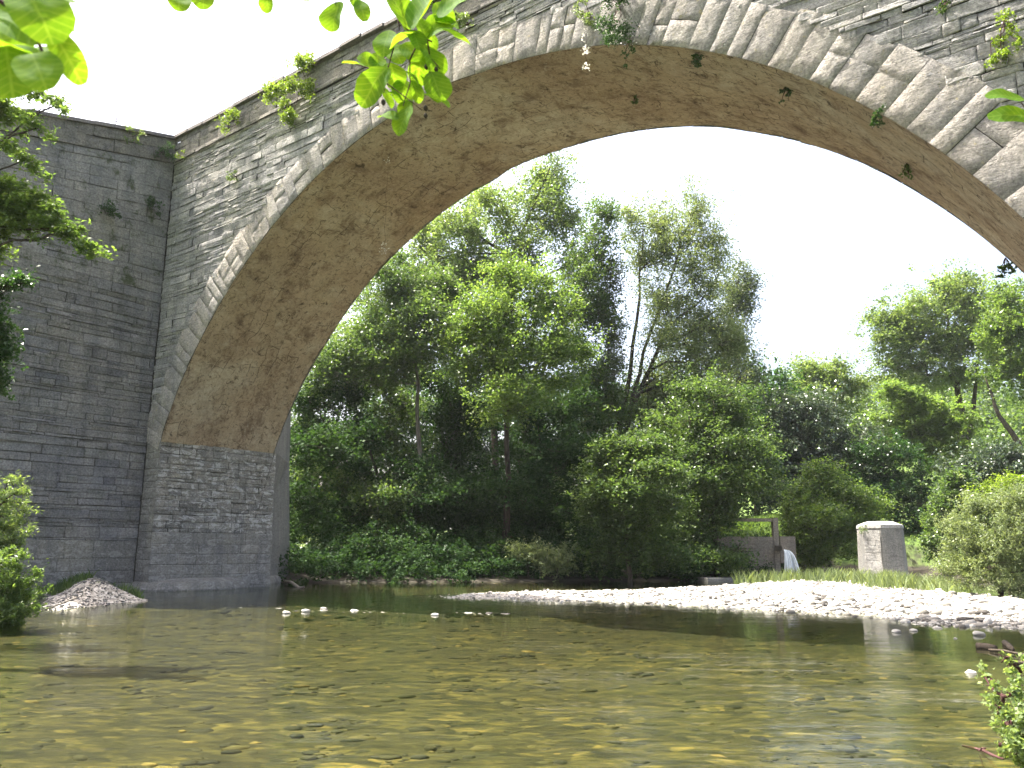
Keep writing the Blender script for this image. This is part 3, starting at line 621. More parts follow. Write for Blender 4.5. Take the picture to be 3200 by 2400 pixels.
pxtree('round_tree', 'dense green tree drooping over the sluice wall, with a patch of dry pink leaves', 'tree', 42, 2240, [[None, (2235, 1500), (2230, 1250)]],
       [(2210, 1250, 90, 60, 1), (2300, 1290, 80, 60, 2), (2150, 1340, 90, 60), (2260, 1400, 110, 60), (2340, 1450, 70, 60), (2180, 1480, 100, 60, -1), (2290, 1530, 100, 60), (2180, 1610, 100, 55), (2250, 1600, 50, 40), (2160, 1720, 100, 50), (2260, 1740, 90, 35, -1.5)], 'lf_mid', 52000, L=.15, Wd=.1, tr=.18, spread=.4, flat=.95, group=GR)
for i, (bx, d, lob, mt, nl, lab) in enumerate((
    (1010, 44, [(1010, 1130, 60, 70), (960, 1250, 60, 70), (1080, 1230, 80, 70), (1000, 1380, 90, 70), (1120, 1350, 80, 60), (960, 1500, 60, 60), (1100, 1480, 80, 60)], 'lf_dark', 26000, 'dark tree closest to the bridge pier, over the sunlit clearing'),
    (1180, 46, [(1080, 1150, 80, 60), (1000, 1240, 70, 60), (960, 1330, 60, 60), (1160, 1220, 90, 70), (1260, 1280, 90, 70), (1180, 1380, 100, 70), (1290, 1430, 90, 70), (1200, 1530, 100, 60), (1280, 1640, 110, 60)], 'lf_mid', 26000, 'thicket tree behind the bare grey trunk'),
    (1420, 45, [(1400, 1200, 90, 60), (1480, 1300, 110, 70), (1400, 1400, 100, 70), (1480, 1500, 110, 70), (1380, 1590, 100, 60), (1480, 1690, 110, 60), (1360, 1720, 90, 60)], 'lf_dark', 32000, 'dark thicket tree left of the middle tree, down to the water'),
    (1690, 45, [(1680, 1300, 110, 60), (1780, 1260, 90, 60), (1700, 1420, 120, 70), (1800, 1400, 90, 70), (1660, 1540, 110, 70), (1770, 1560, 90, 70), (1680, 1660, 110, 60), (1800, 1680, 80, 60)], 'lf_dark', 36000, 'dark thicket tree right of the middle tree, over the pale bank plants'),
    (2070, 50, [(1950, 1290, 80, 60), (2060, 1330, 100, 60), (2160, 1310, 90, 60), (2120, 1420, 100, 60), (2130, 1560, 110, 70)], 'lf_mid', 22000, 'green tree filling the space behind the layered low tree'))):
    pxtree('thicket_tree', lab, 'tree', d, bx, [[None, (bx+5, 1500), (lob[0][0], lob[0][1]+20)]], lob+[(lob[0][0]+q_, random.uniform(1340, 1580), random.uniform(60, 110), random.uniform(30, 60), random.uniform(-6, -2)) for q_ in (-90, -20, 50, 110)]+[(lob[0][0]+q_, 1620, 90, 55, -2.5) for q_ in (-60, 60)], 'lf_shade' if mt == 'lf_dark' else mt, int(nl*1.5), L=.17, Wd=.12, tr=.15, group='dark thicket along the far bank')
GB = 'shrubs at the foot of the far bank'
for (x, y, rx, ry, d, mt, nl, lab) in (
    (1010, 1770, 110, 50, 37, 'lf_dark', 8000, 'dark shrub at the water line beside the pier'),
    (1200, 1770, 110, 50, 38, 'lf_dark', 8000, 'dark shrub at the water line left of the thicket'),
    (1390, 1770, 110, 50, 38.5, 'lf_dark', 8000, 'dark shrub hanging over the bank under the middle tree'),
    (1570, 1760, 90, 55, 39.2, 'lf_dark', 7000, 'dark shrub left of the pale bank plants'),
    (1840, 1750, 80, 55, 39.5, 'lf_dark', 7000, 'dark shrub right of the pale bank plants'),
    (2110, 1770, 100, 40, 40.5, 'lf_dark', 7000, 'dark shrub at the foot of the layered low tree')):
    pxtree('bank_shrub', lab, 'shrub', d, x, [[None, (x, y)]], [(x-rx*.45, y+5, rx*.6, ry*.8), (x+rx*.45, y, rx*.6, ry*.9), (x, y-15, rx*.6, ry)], mt, nl, L=.15, Wd=.1, tr=.05, spread=.3, group=GB)
for (x, y, rx, ry, lab) in ((1650, 1725, 60, 25, 'pale green bank plant with sunlight put into its leaf colour, left of its twin above the dark earth slope'), (1740, 1745, 50, 40, 'pale plant with sunlight put into its leaf colour, drooping over the bank, the lower right one of two')):
    pxtree('bank_plant', lab, 'shrub', 38.2, x, [[None, (x, y)]], [(x-rx*.4, y, rx*.6, ry), (x+rx*.4, y+8, rx*.6, ry)], 'lf_willow', 3600, L=.15, Wd=.05, tr=.03, spread=.25, jit=1., group='plants on the far bank paled as if sunlit')  # paler leaf colour stands in for sun that the neighbours block
pxtree('meadow_bush', 'sunlit yellow green bush glowing behind the dark stems right of the pier', 'shrub', 56, 1010, [[None, (1010, 1680)]], [(970, 1640, 60, 70), (1060, 1660, 80, 60), (1010, 1580, 60, 50), (1130, 1640, 70, 40)], 'lf_yellow', 12000, L=.2, Wd=.14, tr=.06)

GH = 'trees of the wooded slope on the right'
pxtree('pale_tree', 'light green tree top rising behind the dark oaks, left of the tall round tree', 'tree', 78, 2560, [[None, (2560, 1300), (2550, 1180)]],
       [(2520, 1170, 60, 45), (2600, 1200, 80, 50), (2480, 1240, 70, 45), (2560, 1260, 110, 50), (2660, 1240, 60, 50), (2620, 1150, 30, 35)], 'lf_pale', 20000, L=.26, Wd=.18, tr=.3, spread=.6, group=GH)
pxtree('tall_round_tree', 'tall broad pale green tree standing highest on the right slope', 'tree', 76, 3000, [[None, (3010, 1300), (2980, 1150), (2950, 950)], [None, (3030, 1350), (3060, 1100)]],
       [(2950, 920, 110, 55), (2860, 990, 90, 65), (3030, 960, 90, 70), (2790, 1080, 80, 55), (2920, 1060, 110, 70), (3040, 1080, 90, 70), (2830, 1170, 90, 50), (2960, 1170, 100, 50), (2760, 1000, 50, 40)], 'lf_pale', 46000, L=.25, Wd=.17, tr=.45, spread=.6, group=GH)
pxtree('tall_round_tree', 'pale green tree cut by the right picture edge, its dark trunk leaning left', 'tree', 70, 3290, [[None, (3180, 1380), (3110, 1270), (3080, 1180)], [None, (3240, 1250), (3230, 1000)]],
       [(3160, 960, 80, 60), (3130, 1050, 70, 60), (3230, 1040, 90, 80), (3150, 1150, 90, 50), (3240, 1180, 90, 60)], 'lf_bright', 26000, L=.24, Wd=.16, tr=.35, spread=.55, group=GH)
pxtree('cedar_tree', 'bright green tree with flat cushion shaped layers of foliage, below the tall round tree', 'tree', 66, 2880, [[None, (2880, 1400), (2850, 1260)]],
       [(2830, 1240, 80, 30), (2900, 1280, 80, 30), (2800, 1310, 80, 30), (2930, 1340, 80, 28), (2860, 1370, 90, 30), (2960, 1400, 80, 28), (2900, 1430, 90, 30), (3000, 1320, 50, 25), (2780, 1390, 60, 30)], 'lf_bright', 30000, L=.22, Wd=.15, tr=.25, spread=.33, flat=1.1, jit=.4, group=GH)
pxtree('holm_oak', 'large dark glossy oak behind the small light tree', 'tree', 62, 2560, [[None, (2560, 1500), (2550, 1350)]],
       [(2480, 1280, 80, 50), (2580, 1290, 90, 55), (2420, 1370, 80, 55), (2520, 1390, 90, 60), (2640, 1370, 90, 60), (2380, 1450, 70, 50), (2480, 1480, 90, 60), (2600, 1480, 100, 60), (2700, 1450, 70, 60), (2420, 1540, 70, 50)], 'lf_oak', 44000, L=.2, Wd=.13, tr=.3, spread=.45, group=GH)
pxtree('holm_oak', 'dark oak between the small light tree and the cushion layered tree', 'tree', 60, 2760, [[None, (2760, 1600), (2750, 1450)]],
       [(2740, 1420, 80, 50), (2800, 1490, 80, 60), (2700, 1540, 90, 60), (2830, 1590, 90, 60), (2750, 1660, 90, 60), (2880, 1680, 80, 60)], 'lf_dark', 28000, L=.2, Wd=.13, tr=.25, spread=.45, group=GH)
pxtree('holm_oak', 'dark spreading oak at the right edge under the leaning trunk', 'tree', 58, 3110, [[None, (3120, 1520), (3110, 1450)]],
       [(3090, 1440, 80, 40), (3180, 1460, 80, 50), (3010, 1480, 70, 40), (3120, 1520, 90, 50), (3200, 1560, 70, 60), (3040, 1570, 80, 50)], 'lf_oak', 26000, L=.2, Wd=.13, tr=.22, spread=.4, group=GH)
pxtree('green_tree', 'lime green tree at the left end of the slope, beside the tall poplars', 'tree', 70, 2370, [[None, (2370, 1400), (2370, 1300)]],
       [(2370, 1260, 60, 40), (2440, 1290, 60, 45), (2330, 1330, 70, 50), (2420, 1360, 70, 50), (2350, 1420, 70, 50)], 'lf_bright', 18000, L=.24, Wd=.17, tr=.25, spread=.5, group=GH)
pxtree('small_light_tree', 'light green rounded tree standing between the sluice and the stone pillar', 'tree', 47, 2590, [[None, (2590, 1700), (2580, 1560)]],
       [(2560, 1490, 60, 45), (2500, 1550, 70, 45), (2620, 1540, 75, 45), (2700, 1570, 65, 45), (2550, 1610, 100, 50, -1), (2680, 1640, 90, 45), (2490, 1640, 55, 50), (2600, 1700, 100, 45), (2530, 1740, 60, 35), (2740, 1620, 40, 30)], 'lf_bright', 44000, L=.15, Wd=.1, tr=.13, spread=.36, group=GH)
pxtree('small_round_tree', 'dull green pointed small tree right of the stone pillar', 'tree', 50, 2985, [[None, (2985, 1650), (2985, 1530)]],
       [(2985, 1500, 35, 40), (2960, 1560, 50, 45), (3020, 1570, 45, 45), (2985, 1630, 75, 55), (2930, 1690, 50, 50)], 'lf_mid', 17000, L=.17, Wd=.11, tr=.12, spread=.33, group=GH)
pxtree('river_willow', 'big dome shaped silvery green willow bush at the right edge of the gravel bar', 'bush', 27, 3110, [[None, (3090, 1700), (3080, 1600)], [None, (3150, 1700), (3190, 1600)]],
       [(3100, 1590, 90, 70), (3190, 1570, 90, 60), (3020, 1680, 80, 65), (3130, 1690, 110, 80, -.5), (3230, 1670, 90, 90), (2980, 1760, 55, 50), (3070, 1780, 90, 60, -.6), (3180, 1790, 100, 60, -.6), (3250, 1780, 80, 70)], 'lf_willow', 66000, L=.09, Wd=.03, tr=.06, spread=.17, jit=.9)
pxtree('bright_bush', 'lime green bush peeping over the dome shaped willow at the right edge', 'bush', 44, 3140, [[None, (3140, 1560)]], [(3100, 1550, 60, 35), (3180, 1530, 70, 40)], 'lf_yellow', 8000, L=.15, Wd=.1, tr=.07, spread=.3)
# distant woods that read as one mass
cs = []
for x in np.arange(2250, 3700, 45):
    for k in range(2):
        d = random.uniform(85, 120); px_ = x+random.uniform(-40, 40)
        if px_ < 2480 and k: continue
        p = at(px_, 1500, d); gz = hz(p[0], p[1]); cs.append(((p[0], p[1], gz+3.2), (5, 4, 3.4), 1))
V, Fq = crown(cs, 70000, .45, .32, spread=1.0); tag(mesh_np('hillside_woods', V, Fq, M['lf_mid']), 'distant dark green woods filling the slope behind the right hand trees', 'woods', kind='stuff')
cs = []
for x in np.arange(700, 2500, 55):
    d = random.uniform(58, 66); p = at(x+random.uniform(-30, 30), 1600, d); gz = hz(p[0], p[1])
    if 930 < x < 1090: continue
    cs.append(((p[0], p[1], gz+2.6), (2.6, 2.0, 3.0), 1)); cs.append(((p[0], p[1]+1, gz+random.uniform(5, 8)), (2.4, 2, 2.4), 1))
    if x > 1080: cs.append(((p[0], p[1]+1, gz+random.uniform(9, 11.5)), (2.6, 2, 2.2), 1))
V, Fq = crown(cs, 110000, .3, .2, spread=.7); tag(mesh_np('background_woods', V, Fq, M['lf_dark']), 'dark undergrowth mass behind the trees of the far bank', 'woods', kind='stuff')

# left side
pxtree('overhanging_tree', 'tree at the left edge reaching sunlit drooping sprays across the shaded wall', 'tree', 13, -330,
       [[None, (-300, 1200), (-240, 600)]],
       sprays([(-80, 240, 215, 345), (-60, 300, 150, 430), (-60, 330, 60, 420), (-80, 420, 140, 545), (-60, 560, 170, 640), (-60, 640, 335, 790), (-20, 600, 250, 720), (-60, 700, 120, 745), (40, 640, 285, 800)], 42, 20)+[(-20, 600, 60, 60), (40, 640, 60, 45), (-40, 760, 60, 60)], 'lf_bright', 24000, L=.085, Wd=.04, tr=.07, sub=1, every=4, spread=.10, per=16, flat=1.0, jit=.5)
pxtree('overhanging_tree', 'dark shaded foliage low at the left edge against the wall', 'tree', 15, -300, [[None, (-280, 1300), (-200, 1000)]],
       [(-20, 1000, 50, 50), (10, 1090, 40, 50), (-30, 1180, 50, 60), (-40, 900, 60, 60), (60, 880, 40, 25)], 'lf_dark', 9000, L=.08, Wd=.045, tr=.1, spread=.12)
pxtree('bank_bush', 'pale feathery bush at the left edge, the upper one, before the wall', 'bush', 17, -60, [[None, (-30, 1650), (0, 1560)]],
       sprays([(-60, 1760, 25, 1500), (-60, 1760, 65, 1505), (-60, 1780, 85, 1545), (-40, 1780, 80, 1600), (-20, 1780, 85, 1660), (-80, 1700, -10, 1500), (-80, 1800, 60, 1710)], 36, 30, 40, 12), 'lf_pale', 17000, L=.085, Wd=.025, tr=.03, sub=1, every=3, spread=.10, jit=.9)
pxtree('bank_bush', 'bright feathery bush at the lower left corner where the bank meets the water', 'bush', 16.2, 10, [[None, (20, 1800)]],
       sprays([(-30, 1940, 25, 1725), (-20, 1940, 75, 1740), (0, 1940, 110, 1790), (10, 1940, 115, 1850), (20, 1930, 110, 1900), (-60, 1900, -20, 1740), (-40, 1950, 60, 1820), (-60, 1930, 40, 1930)], 38, 32, 40, 12), 'lf_bright', 26000, L=.085, Wd=.025, tr=.03, sub=1, every=3, spread=.10, jit=.9)
pxtree('near_shrub', 'small leafed shrub with reddish stem in the lower right corner over the water', 'shrub', 6.6, 3230, [[None, (3160, 2280), (3130, 2160)], [None, (3210, 2250), (3190, 2100)]],
       sprays([(3230, 2400, 3070, 2085), (3240, 2400, 3150, 2060), (3260, 2300, 3200, 2055), (3240, 2400, 3095, 2180), (3240, 2400, 3110, 2260), (3230, 2420, 3120, 2330), (3260, 2380, 3170, 2140), (3260, 2400, 3190, 2240)], 26, 20, 34, 8), 'lf_pale', 5600, L=.04, Wd=.026, tr=.012, bark='twig', sub=1, every=3, spread=.035, per=8, jit=.9)

# ------------------------------------------------------------------ plants rooted in the masonry
def tuft(name, label, pos, size, nleaf, mat, hang=0., L=.06, Wd=.035, out=(0, 0, 0), flowers=0, group='plants growing out of the bridge masonry'):
    pos = np.array(pos); root = empty(name, tuple(pos), label, 'plant', group); lob = []; st_ = MB()
    for k in range(7):
        c = pos+np.array(out)*size*random.uniform(.3, .8)+np.clip(RNG.normal(size=3), -1.3, 1.3)*np.array([.35, .35, .4])*size; c[2] += size*(.15-hang*random.uniform(0, 1.6))
        lob.append((c, (size*.3, size*.3, size*.28), 1)); st_.tube(bend(pos-np.array(out)*.04, c, 3, .08), [.012, .009, .007, .004], 4)
    st_.build('stems', M['twig'], root); V, Fq = crown(lob, nleaf, L, Wd, spread=size*.14, per=14, jit=.9); mesh_np('foliage', V, Fq, M[mat], root)
    if flowers:
        V, Fq = crown(lob, flowers, .035, .03, spread=size*.16, per=3, jit=1.); mesh_np('blossoms', V, Fq, M['petal'], root)
    return root
fo = -nv; wo = -av
def facep(px, py): s_, z_ = face(px, py); return br(s_, -.04, z_)
def wingp(px, py): n_, z_ = onwing(px, py); return br(26.78, n_, z_)
tuft('wall_plant', 'large bright bushy plant growing on the parapet above the left haunch', facep(960, 262), .85, 5200, 'lf_yellow', .7, out=fo, L=.07, Wd=.045)
tuft('wall_plant', 'yellow sprig trailing below the large bright parapet plant', facep(905, 330), .4, 700, 'lf_yellow', .5, out=fo)
tuft('wall_plant', 'small bright tuft at the foot of the parapet near the wall corner', facep(745, 385), .5, 1300, 'lf_yellow', .2, out=fo)
tuft('wall_plant', 'thin pale tuft in the middle of the sunlit spandrel wall', facep(742, 555), .3, 260, 'lf_pale', .2, out=fo)
tuft('wall_plant', 'yellow green cushion right beside the inner corner under the parapet', facep(580, 490), .25, 350, 'lf_yellow', .1, out=fo)
tuft('wall_plant', 'pale sprig behind the hanging alder leaves at the arch top', facep(1465, 75), .5, 900, 'lf_pale', .3, out=fo)
tuft('hanging_ivy', 'dark leafy clump with white blossoms hanging over the arch crown', facep(1935, 15), .75, 3800, 'lf_dark', 1.0, out=fo, flowers=160, L=.05, Wd=.035)
tuft('hanging_ivy', 'pale green sprigs left of the dark clump over the arch crown', facep(1845, 45), .35, 800, 'lf_pale', .9, out=fo, flowers=50, L=.045, Wd=.03)
tuft('hanging_ivy', 'thin dark tail of ivy dangling below the crown of the arch', facep(1972, 120), .2, 420, 'lf_dark', 1.9, out=fo, L=.04, Wd=.03)
tuft('hanging_ivy', 'yellow green ivy in the dark recess at the top right corner', facep(3140, 60), .42, 1100, 'lf_yellow', 1.2, out=fo, L=.045, Wd=.03)
tuft('wall_plant', 'green tuft near the top right corner above the arch ring', facep(2950, 15), .22, 350, 'lf_mid', .4, out=fo, L=.04, Wd=.03)
tuft('wall_plant', 'feathery pale plant under the coping of the shaded wing wall', wingp(405, 425), .42, 900, 'lf_pale', .15, out=wo, L=.06, Wd=.025)
tuft('wall_plant', 'dark creeping plant beside the inner corner of the shaded wall', wingp(500, 475), .45, 900, 'lf_dark', .2, out=wo)
tuft('wall_plant', 'dark green plant cluster at mid height of the shaded wall, the left one', wingp(330, 660), .5, 1200, 'lf_dark', .2, out=wo)
tuft('wall_plant', 'dark green plant cluster at mid height of the shaded wall, nearer the corner', wingp(470, 645), .42, 900, 'lf_dark', .2, out=wo)
dn = np.array([0, 0, -1.])
for (x, y, sz, n_, mt, lab) in ((2175, 172, .24, 500, 'lf_dark', 'dark green fern tuft under the arch just right of the crown'), (2455, 278, .2, 400, 'lf_dark', 'small fern tuft alone in the middle of the arch underside'),
    (2752, 345, .24, 450, 'lf_dark', 'fern tuft in the notch where a ring stone is missing'), (2835, 512, .24, 400, 'lf_mid', 'pale fern tuft low on the right part of the underside'), (1985, 305, .16, 160, 'lf_mid', 'faint green tuft under the arch crown near its far edge')):
    tuft('fern_tuft', lab, onsoffit(x, y), sz, n_, mt, .1, out=dn, L=.04, Wd=.03)
tuft('wall_plant', 'leafy sprig hanging under the far edge of the arch at the right', np.array(onsoffit(3140, 790))-np.array([0, 0, .15]), .22, 500, 'lf_mid', .8, out=dn, L=.06, Wd=.04)
def strand(label, pts, nb):
    root = empty('flower_strand', pts[0], label, 'plant', 'threads of white blossom hanging from the arch'); mb = MB()
    mb.tube(bend(pts[0], pts[1], 8, .01), [.004]*9, 3); mb.build('stem', M['twig'], root); q = []
    for f_ in nb:
        c = np.array(pts[0])+(np.array(pts[1])-np.array(pts[0]))*f_; q.append(c+RNG.normal(size=(16, 3))*.055)
    V, Fq = leaves_arrays(np.concatenate(q), .06, .045, .2, 1.); mesh_np('blossoms', V, Fq, M['petal'], root)
p = np.array(facep(1845, 100))+fo*.15; strand('string of white blossoms hanging from the crown clump in front of the underside', [tuple(p), tuple(p+np.array([0, 0, -1.05]))], [.15, .5, .6, .95])
p = np.array(onsoffit(1212, 500)); strand('long thin thread with a tuft of blossom at its end hanging left under the arch', [tuple(p), tuple(p+np.array([0, 0, -2.9]))], [.0, .93, 1.])
# dry stalk on the wing wall
n_, z_ = onwing(372, 392); st0 = np.array(br(27.0, n_, WT(n_)+.13)); mb = MB()
for e, r in (((0, 0, .68), .014), ((.10, 0, .42), .01), ((-.14, .02, .34), .01), ((.2, 0, .52), .008), ((-.05, 0, .6), .008)):
    mb.tube(bend(st0 if e[0] == 0 else st0+np.array([0, 0, .22]), st0+np.array(e), 3, .04), [r, r, r*.8, r*.6], 4)
tag(mb.build('dry_stalk', M['twig']), 'bare dry stalk with crossed twigs standing on the coping of the shaded wall', 'plant')

# ------------------------------------------------------------------ near alder leaves
def near_leaf_mat():
    t = NT('alder_leaf'); uv = t.n('ShaderNodeUVMap'); uv.uv_map = 'UVMap'; sp = t.n('ShaderNodeSeparateXYZ'); t.l(uv.outputs[0], sp.inputs[0])
    ax = t.math('ABSOLUTE', sp.outputs[0]); ph = t.math('SUBTRACT', t.math('MULTIPLY', sp.outputs[1], 46.), t.math('MULTIPLY', ax, 34.))
    vein = t.ramp(t.math('SINE', ph), [(.75, (0, 0, 0)), (.98, (1, 1, 1))]); mid = t.math('LESS_THAN', ax, .018)
    v = t.math('MAXIMUM', vein, mid); n1 = t.noise(uv.outputs[0], 6, 4, .6)
    c = t.ramp(n1, [(.3, (.05, .125, .012)), (.7, (.085, .17, .018))]); c = t.mix(t.math('MULTIPLY', v, .5), c, (.13, .22, .045))
    t.fin(c, .75, t.bump(v, -.5, .002), .08)
    tr = t.n('ShaderNodeBsdfTranslucent'); t.l(t.mix(1., c, (3.2, 2.6, .8), 'MULTIPLY'), tr.inputs[0]); ms = t.n('ShaderNodeMixShader', i_0=.55)
    t.l(t.b.outputs[0], ms.inputs[1]); t.l(tr.outputs[0], ms.inputs[2]); t.l(ms.outputs[0], t.out.inputs[0]); return t.m
M['near_leaf'] = near_leaf_mat()
def leaf_geo(mb, c, size, d, nrm, aspect=.9, cup=.12, seed=0):
    d = Vector(d).normalized(); nrm = Vector(nrm); nrm = (nrm-d*nrm.dot(d)).normalized(); s = d.cross(nrm); rr = random.Random(seed)
    NR, NT_ = 4, 22; vs = [Vector(c)]; uv = [(0, .5)]
    for j in range(1, NR+1):
        for k in range(NT_):
            a = 2*math.pi*k/NT_; u = math.sin(a)*.5*aspect; v_ = -math.cos(a)*.5
            u *= (1+.16*v_*2*.8); f_ = j/NR; wob = 1+(.035*rr.uniform(-1, 1) if j == NR else 0)
            u *= f_*wob; v2 = v_*f_*wob; zz = cup*(u*u*3.2-v2*v2*1.1)+.02*math.sin(9*v2+seed)+.03*math.sin(5*u+seed*2)
            vs.append(Vector(c)+(s*u+d*v2+nrm*zz)*size); uv.append((u, .5+v2))
    fs = [(0, 1+k, 1+(k+1) % NT_) for k in range(NT_)]
    for j in range(NR-1):
        for k in range(NT_): a_ = 1+j*NT_; fs.append((a_+k, a_+NT_+k, a_+NT_+(k+1) % NT_, a_+(k+1) % NT_))
    mb.add(vs, fs, uv)
def near_branch(name, label, d0, leaves, twigs, cones=()):
    c0 = at(leaves[0][0], leaves[0][1], d0); root = empty(name, tuple(c0), label, 'branch')
    for i, (x, y, sz, ang, tilt, asp, dd) in enumerate(leaves):
        c = at(x, y, d0+dd); a = R_(ang); d = np.array([math.cos(a), 0, -math.sin(a)])  # direction of the tip on the picture
        d[1] = random.uniform(-.35, .35); t_ = R_(tilt); up = np.array([random.uniform(-.3, .3), -math.cos(t_), math.sin(t_)])
        mb = MB(); leaf_geo(mb, c, 1.32*sz*(d0+dd)/FPX, d, up, asp, .22, i); mb.build('leaf', M['near_leaf'], root, smooth=True)
    for pts, r in twigs:
        mb = MB()
        P3 = [at(q[0], q[1], d0+(q[2] if len(q) > 2 else 0)) for q in pts]; dn_ = []
        for a, b in zip(P3[:-1], P3[1:]): dn_ += bend(a, b, 3, .02)[:-1]
        dn_.append(P3[-1]); mb.tube(dn_, [r*(1-.5*i/len(dn_)) for i in range(len(dn_))], 6); mb.build('twig', M['twig'], root, smooth=True)
    for (x, y, sz) in cones:
        c = at(x, y, d0-.01); mb = MB(); L = sz*d0/FPX; pts = []; rad = []
        for i in range(9):
            f_ = i/8; pts.append(c+np.array([.15*(f_-.5)*L, 0, (.5-f_)*L])); rad.append(L*.34*math.sin(math.pi*(.08+.86*f_))**.7*(1+.12*(i % 2)))
        mb.tube(pts, rad, 8); mb.build('cone', M['bark'], root, smooth=True)
LV = [(1245, 345, 0, 0, 0, 0, 0)]
LV = [(1205, 130, 100, 95, 50, .62, .0), (1258, 125, 85, 150, 60, .95, -.02), (1322, 90, 72, 250, 50, .7, .02), (1370, 85, 95, 330, 30, .9, .03), (1422, 115, 98, 20, 55, 1.0, -.03),
      (1250, 30, 110, 240, 50, .8, -.02), (1330, 25, 135, 300, 60, 1.0, -.05), (1412, 20, 95, 320, 40, .9, .02), (1385, 45, 90, 60, 20, .6, .04),
      (1165, 265, 130, 120, 40, .62, -.02), (1105, 200, 62, 190, 65, .75, .0), (1150, 190, 62, 215, 20, .7, .03), (1235, 165, 80, 60, 35, .8, .05), (1290, 165, 80, 45, 30, .9, .03), (1350, 185, 105, 65, 60, .75, .0),
      (1230, 235, 80, 80, 40, .8, .04), (1310, 220, 85, 100, 40, .7, .03), (1365, 270, 90, 70, 60, .8, -.02), (1365, 308, 82, 30, 65, .65, -.03), (1215, 365, 60, 200, 55, .9, 0.), (1262, 375, 85, 110, 45, .75, -.01),
      (1302, 285, 62, 75, 30, .6, .02), (1260, 285, 75, 95, 50, .8, .05), (1205, 300, 70, 60, 60, .7, .03), (1345, 140, 60, 100, 40, .7, .06), (1180, 200, 90, 85, 60, .55, .03), (1290, 60, 70, 110, 50, .85, .05), (1340, 255, 62, 60, 50, .8, .05), (1270, 335, 60, 100, 55, .8, .04), (1190, 245, 60, 130, 45, .8, .05), (1300, 120, 66, 70, 60, .8, -.03), (1395, 75, 70, 20, 45, .8, .05), (1285, 240, 58, 40, 60, .85, -.03), (1235, 300, 56, 200, 50, .8, .02)]
near_branch('alder_branch', 'alder branch with round leaves and small dark cones hanging into the top of the picture', 2.2, LV,
            [([(1228, -60), (1245, 60), (1290, 110), (1350, 130)], .0045), ([(1245, 60), (1248, 95)], .003), ([(1335, 125), (1342, 180), (1375, 215)], .0028), ([(1310, 118), (1280, 190), (1282, 260), (1260, 330)], .0028), ([(1230, 150), (1205, 230), (1200, 290)], .0025), ([(1200, 255), (1275, 310), (1320, 345)], .0018), ([(1110, 200), (1190, 225)], .0018)],
            [(1332, 210, 20), (1363, 217, 20), (1345, 232, 22), (1187, 296, 19), (1198, 320, 22), (1330, 338, 22), (1330, 362, 20)])
near_branch('alder_branch', 'single round backlit leaf and narrow leaves at the top edge, left of the alder branch', 2.0,
            [(1047, 50, 82, 100, 60, 1.05, 0), (1130, 30, 78, 70, 40, .55, 0), (1100, -5, 60, 60, 50, .6, 0), (952, -2, 34, 20, 30, .8, 0)], [([(1052, -40), (1048, 15)], .002), ([(1115, -60), (1118, -10)], .002)])
near_branch('leaf_tips', 'few backlit leaf tips at the top edge over the left part of the sky', 1.9,
            [(560, 5, 70, 80, 50, .9, 0), (635, 0, 62, 80, 60, .95, 0), (835, 5, 60, 85, 60, .8, 0)], [([(540, -80), (600, -30), (640, -30)], .002), ([(830, -60), (834, -20)], .002)])
near_branch('foreground_leaves', 'large blurred bright green leaves filling the top left corner', 1.05,
            [(20, 60, 210, 30, 40, .85, 0), (120, 40, 200, 60, 60, .8, -.04), (205, 165, 175, 60, 50, .42, -.02), (80, 160, 190, 20, 55, .75, .05), (30, 220, 200, 70, 50, .9, .02), (120, 215, 150, 60, 60, .8, -.05), (185, 78, 90, 20, 40, .4, 0), (175, 0, 110, 5, 40, .4, 0), (10, 130, 190, 50, 20, .8, .08)], [([(-80, -40), (40, 30), (110, 110), (140, 180)], .004)])
near_branch('leaf_pair', 'pair of bright yellow green leaves at the right edge in front of the arch stones', 2.3,
            [(3142, 300, 95, 190, 35, .55, 0), (3165, 362, 120, 185, 15, .5, 0)], [([(3260, 340), (3205, 338), (3190, 320)], .003)])

# ------------------------------------------------------------------ pillar, sluice, fall
def concrete(name, a, b): return stone_mat(name, [a, b], patina=tuple(x*.85 for x in a), bump=.01, darkamt=.35, pits=.4)
M['conc'] = concrete('weathered_concrete', (.22, .215, .20), (.25, .245, .23)); M['conc_pale'] = concrete('pale_concrete', (.33, .325, .31), (.38, .37, .355))
M['conc_tan'] = concrete('tan_concrete', (.27, .235, .19), (.31, .275, .225))
pd = 40; pb = at(2762, 1790, pd); pz = hz(pb[0], pb[1])-.3
pil = empty('stone_pillar', (pb[0], pb[1], pz), 'short free standing octagonal stone pillar with a flat cap at the end of the gravel bar', 'pillar')
m = pd/FPX; hw = 58*m; top = at(2762, 1652, pd)[2]; oct_ = [(-1, -.25), (-.42, -1), (.62, -1), (1, -.55), (1, .7), (.5, 1.2), (-.5, 1.2), (-1, .7)]
mb = MB(); vs = []
for z, f_ in ((pz, 1.04), (top, .97)): vs += [(pb[0]+u*hw*f_, pb[1]+v_*hw*f_, z) for u, v_ in oct_]
mb.add(vs, [(i, (i+1) % 8, 8+(i+1) % 8, 8+i) for i in range(8)]+[tuple(range(8, 16))]); mb.build('shaft', M['conc'], pil)
mb = MB(); vs = []
for z, f_ in ((top+.004, 1.0), (top+.16, .98), (top+.34, .55)): vs += [(pb[0]+u*hw*f_, pb[1]+v_*hw*f_, z) for u, v_ in oct_]
mb.add(vs, [(j*8+i, j*8+(i+1) % 8, (j+1)*8+(i+1) % 8, (j+1)*8+i) for j in range(2) for i in range(8)]+[tuple(range(16, 24))]); mb.build('cap', M['conc_pale'], pil)
